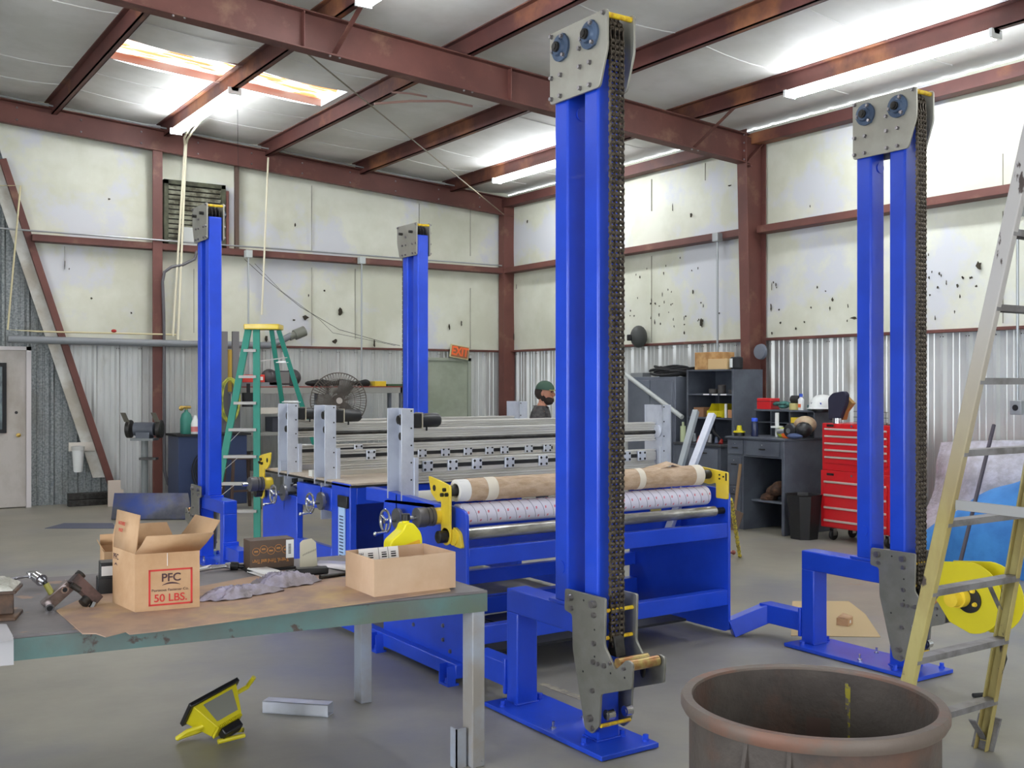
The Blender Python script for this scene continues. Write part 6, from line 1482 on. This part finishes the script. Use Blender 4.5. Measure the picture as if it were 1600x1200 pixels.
MB(M).box(-.02, .2, -.16, -.05, zc_ - .42, zc_ - .39).build('tool_tray', STEELD, t)
# water filter
c = atY(121, 703, YB - .2); t = thing('water_filter', 'white filter housing on a small bracket by the diagonal brace', 'filter', (c.x, YB - .2, c.z - .3))
MB().lathe([(.05, -.3), (.06, -.28), (.075, -.02), (.08, .0)], (c.x, YB - .24, c.z), 'z', 22).build('filter_bowl', WHITEM, t); MB().lathe([(.085, 0), (.085, .05), (.03, .06)], (c.x, YB - .24, c.z), 'z', 22).build('filter_head', mat('filter_grey', (190, 190, 186), .5), t); MB().box(c.x - .1, c.x + .24, YB - .14, YB - .12, c.z - .02, c.z + .1).build('bracket', mat('bracket_white', (206, 200, 190), .6), t)
# boards and sheets on the floor at the far left
a, b, c_, d_ = [atD(u, v, D) for u, v, D in ((174, 813, 12.8), (300, 813, 12.8), (294, 771, 13.0), (179, 771, 13.0))]
a.z = b.z = .01
solo(MB().quad(a, b, c_, d_), 'painted_board', mat('blue_overspray_board', (58, 76, 140), .6, col2=(96, 96, 104), scale=2.2, col3=(60, 62, 74), scale3=3), 'board covered in blue overspray tilted up on the floor at far left', 'board', solid=.02)
pr_ = MB().box(-.04, .04, -.3, .3, 0, .12); 
c = (c_ + d_) / 2; pr_.M = Matrix.Translation((c.x + .05, c.y + .12, 0))
solo(MB().box(c.x - .1, c.x + .1, c.y + .16, c.y + .26, 0, .2), 'timber_block', BLACKM, 'dark block propping up the blue oversprayed board', 'block')
a = [atZ(u, v, 0) for u, v in ((70, 826), (100, 818), (176, 818), (182, 826))]
solo(MB().prism([(p.x, p.y) for p in a], 'z', .001, .006), 'dark_floor_sheet', mat('navy_sheet', (76, 80, 100), .6), 'flat dark sheet on the floor left of the blue board', 'sheet')
p, q = atY(107, 780, 15.1), atY(170, 780, 15.1)
for k in range(2): solo(MB().box(p.x, q.x, 15.08, 15.2, .0 + k * .09, .085 + k * .09), 'steel_channel', STEELD, ('lower' if k == 0 else 'upper') + ' of two dark steel lengths lying along the vent wall', 'bar', 'dark bars by the wall', bevel=.006)
p, q = atD(169, 790, 14.2), atD(193, 790, 14.2); z1_ = atD(180, 751, 14.2).z
solo(MB().prism([(p.x, .0), (q.x, 0.0), (q.x + .03, z1_ * .62), (q.x - .01, z1_ * .66), (q.x - .01, z1_), (p.x, z1_)], 'y', p.y, p.y + .03), 'cream_panel', mat('cream_panel', (206, 190, 176), .6), 'pale cream panel standing at the foot of the diagonal brace', 'panel')
# stool-like clutter behind green ladder
t = thing('wooden_stool', 'dark wooden stool half hidden behind the green stepladder', 'stool', (5.0, 13.2, 0)); c = atD(376, 800, 14.0)
for dx, dy in ((-.15, -.15), (.15, -.15), (-.15, .15), (.15, .15)): MB().beam((c.x + dx * 1.3, c.y + dy * 1.3, 0), (c.x + dx, c.y + dy, .66), .035, .035).build('leg', mat('dark_wood', (72, 54, 44), .7), t)
MB().cyl((c.x, c.y, .66), (c.x, c.y, .7), .2, 24).build('seat', MATS['dark_wood'], t); MB().beam((c.x - .18, c.y - .18, .25), (c.x + .18, c.y - .18, .25), .025, .025).build('stretcher', MATS['dark_wood'], t)
# ================================================================ THE WORKER
PD = 12.4
pc = atD(843, 600, PD); PX, PY = pc.x, pc.y
per = thing('person', 'bearded person in green cap and dark grey shirt standing behind the machine', 'person', (PX, PY, 0), 0)
FW = Matrix.Rotation(-TH, 3, 'Z')            # local x = picture right, local y = away
def W(x, y, z): v = FW @ Vector((x, y, 0)); return Vector((PX + v.x, PY + v.y, z * .968))
def skin(name, nodes, edges, m, sub=2):
    me = bpy.data.meshes.new(name); ks = list(nodes); idx = {k: i for i, k in enumerate(ks)}
    me.from_pydata([WM[per.name].inverted() @ W(*nodes[k][0]) for k in ks], [(idx[a], idx[b]) for a, b in edges], [])
    o = bpy.data.objects.new(name, me); COL.objects.link(o); o.parent = per; me.materials.append(m); WM[o.name] = WM[per.name].copy()
    md = o.modifiers.new('skin', 'SKIN'); md.use_smooth_shade = True
    for i, k in enumerate(ks):
        r = nodes[k][1]; r = r if isinstance(r, tuple) else (r, r); me.skin_vertices[0].data[i].radius = r; me.skin_vertices[0].data[i].use_root = (i == 0)
    s = o.modifiers.new('sub', 'SUBSURF'); s.levels = sub; s.render_levels = sub
    return o
SK = mat('weathered_skin', (176, 122, 98), .6)
# profile facing picture right (+x)
N_ = {'pel': ((0, 0, .92), (.13, .15)), 'spine': ((0, 0, 1.08), (.12, .14)), 'chest': ((.01, 0, 1.27), (.13, .16)), 'neck0': ((.02, 0, 1.42), (.07, .07)), 'neck1': ((.045, 0, 1.49), (.055, .055)),
      'sn': ((.0, -.17, 1.36), .06), 'en': ((-.03, -.22, 1.1), .042), 'wn': ((.17, -.2, .98), .03), 'sf': ((.0, .17, 1.36), .06), 'ef': ((.02, .23, 1.1), .042), 'wf': ((.22, .18, .98), .03),
      'hn': ((.01, -.09, .88), .085), 'kn': ((.03, -.1, .48), .058), 'an': ((-.01, -.1, .09), .042), 'tn': ((.16, -.1, .04), .035), 'hf': ((.01, .09, .88), .085), 'kf': ((.05, .1, .48), .058), 'af': ((.04, .1, .09), .042), 'tf': ((.21, .1, .04), .035)}
E_ = [('pel', 'spine'), ('spine', 'chest'), ('chest', 'neck0'), ('neck0', 'neck1'), ('chest', 'sn'), ('sn', 'en'), ('en', 'wn'), ('chest', 'sf'), ('sf', 'ef'), ('ef', 'wf'), ('pel', 'hn'), ('hn', 'kn'), ('kn', 'an'), ('an', 'tn'), ('pel', 'hf'), ('hf', 'kf'), ('kf', 'af'), ('af', 'tf')]
skin('body', N_, E_, SK)
g = lambda ks, d: {k: (N_[k][0], tuple(x + d for x in N_[k][1]) if isinstance(N_[k][1], tuple) else N_[k][1] + d) for k in ks}
SH = mat('dark_plaid_shirt', (78, 76, 74), .85, col2=(54, 52, 54), scale=22, stretch=(1, 1, 2))
sh = g(['chest', 'spine', 'pel', 'neck0', 'sn', 'en', 'sf', 'ef'], .032); sh['wn'] = (N_['wn'][0], .04); sh['wf'] = (N_['wf'][0], .04)
skin('shirt', sh, [e for e in E_ if e[0] in sh and e[1] in sh], SH)
tr_ = g(['pel', 'hn', 'kn', 'an', 'hf', 'kf', 'af'], .016); skin('trousers', tr_, [e for e in E_ if e[0] in tr_ and e[1] in tr_], mat('dark_jeans', (44, 50, 66), .9))
for k, y in (('tn', -.1), ('tf', .1)):
    x = N_[k][0][0]; MB(Matrix.Translation(W(x - .08, y, 0)) @ Matrix.Rotation(-TH, 4, 'Z')).box(-.11, .13, -.05, .05, 0, .09).build('boot', BLACKM, per, bevel=.03, seg=3)
# hands: palm + five fingers
for k, s in (('wn', 1), ('wf', 1)):
    w = Vector(N_[k][0]); nd = {'w': (tuple(w), .024), 'p': (tuple(w + Vector((.06, 0, -.015))), (.02, .036))}; ed = [('w', 'p')]
    for i, (dy, ln) in enumerate(((-.028, .07), (-.009, .08), (.01, .075), (.028, .06))):
        b0 = w + Vector((.075, dy, -.018)); nd['b%d' % i] = (tuple(b0), .009); nd['m%d' % i] = (tuple(b0 + Vector((ln * .5, 0, -.008))), .0085); nd['t%d' % i] = (tuple(b0 + Vector((ln * .85, 0, -.03))), .007)
        ed += [('p', 'b%d' % i), ('b%d' % i, 'm%d' % i), ('m%d' % i, 't%d' % i)]
    nd['th0'] = (tuple(w + Vector((.04, -.04, -.01))), .011); nd['th1'] = (tuple(w + Vector((.075, -.06, -.02))), .009); ed += [('p', 'th0'), ('th0', 'th1')]
    skin('hand', nd, ed, SK, 1)
HM = Matrix.Translation(W(.065, 0, 1.6)) @ Matrix.Rotation(-TH - .35, 4, 'Z') @ Matrix.Rotation(math.radians(6), 4, 'Y')
hd = MB(HM); hd.ball((0, 0, .01), .1, (1.0, .78, 1.15), 24, rings=16).ball((.045, 0, -.055), .062, (1, .8, .9), 18).lathe([(.055, -.15), (.052, -.03)], (-.01, 0, 0), 'z', 18)
hd.ball((.108, 0, -.012), .02, (1, .7, 1.1), 12); hd.prism([(.09, .03), (.128, -.02), (.09, -.022)], 'y', -.011, .011)
for s in (-1, 1): hd.ball((-.005, s * .078, -.01), .03, (.6, .3, 1), 12)
h_ = hd.build('head', SK, per)
for s in (-1, 1): MB(HM).ball((.085, s * .032, .018), .0115, seg=10, rings=6).build('eye', BLACK, h_)
MB(HM).beam((.104, -.022, -.058), (.104, .022, -.058), .008, .01).build('mouth', mat('lips', (130, 76, 66), .6), h_)
bd = MB(HM); bd.ball((.05, 0, -.085), .068, (1, .95, .85), 18).ball((.0, .05, -.05), .04, (.9, .6, 1.3), 12).ball((.0, -.05, -.05), .04, (.9, .6, 1.3), 12); bd.build('beard', mat('dark_beard', (44, 34, 30), .95), h_)
MB(HM).ball((-.03, 0, -.0), .098, (1, .82, 1.0), 18).build('hair', mat('dark_hair', (50, 40, 34), .9), h_)
cp = MB(HM).ball((-.005, 0, .035), .112, (1.02, .86, .95), 24, 0, 90).build('cap', mat('green_cap', (58, 84, 70), .8), per)
MB(HM).prism(rpoly([(.06, -.078), (.18, -.06), (.2, 0), (.18, .06), (.06, .078)], .03), 'z', .034, .046).build('cap_brim', mat('tan_brim', (146, 146, 96), .8), cp, bevel=.003)
# ================================================================ LIGHT, SKY, CAMERA
w = bpy.data.worlds.new('sky'); S.world = w; w.use_nodes = True; nt = w.node_tree; bg = nt.nodes['Background']
bg.inputs[0].default_value = (.93, .97, 1, 1); bg.inputs[1].default_value = 5.0
def area(name, loc, rot, sx, sy, e, col):
    l = bpy.data.lights.new(name, 'AREA'); l.shape = 'RECTANGLE'; l.size = sx; l.size_y = sy; l.energy = e; l.color = col
    o = bpy.data.objects.new(name, l); COL.objects.link(o); o.location = loc; o.rotation_euler = rot; return o
area('daylight_bay_door', (XL - .3, 2.5, 2.1), (0, -PI / 2, 0), 4.1, 5.9, 470, (.80, .88, 1.0))
area('daylight_front_door', (1.0, YF - .3, 2.1), (PI / 2, 0, 0), 6.9, 4.1, 90, (.88, .93, 1.0))
for i, (x, y) in enumerate(((1.25, 8.5), (8.93, -.5), (-3.25, 9), (5.72, 3.7))): lamp(x, y, 'fluorescent strip added outside the view for more light, ' + ['left of the skylight', 'on the right behind', 'far left', 'above the near towers'][i])  # unseen strips added to brighten the room
cd = bpy.data.cameras.new('camera'); cam = bpy.data.objects.new('camera', cd); COL.objects.link(cam)
cd.sensor_width = 36; cd.lens = F / 1600 * 36; cd.clip_start = .05; cd.clip_end = 100
cam.location = (0, 0, EYE); cam.rotation_euler = (PI / 2, 0, -TH); S.camera = cam
S.view_settings.view_transform = 'Standard'; S.view_settings.look = 'None'; S.view_settings.gamma = 1; S.view_settings.use_curve_mapping = False
S.view_settings.exposure = 0.0
S.cycles.use_denoising = True; S.cycles.max_bounces = 8; S.cycles.diffuse_bounces = 5; S.cycles.sample_clamp_indirect = 8
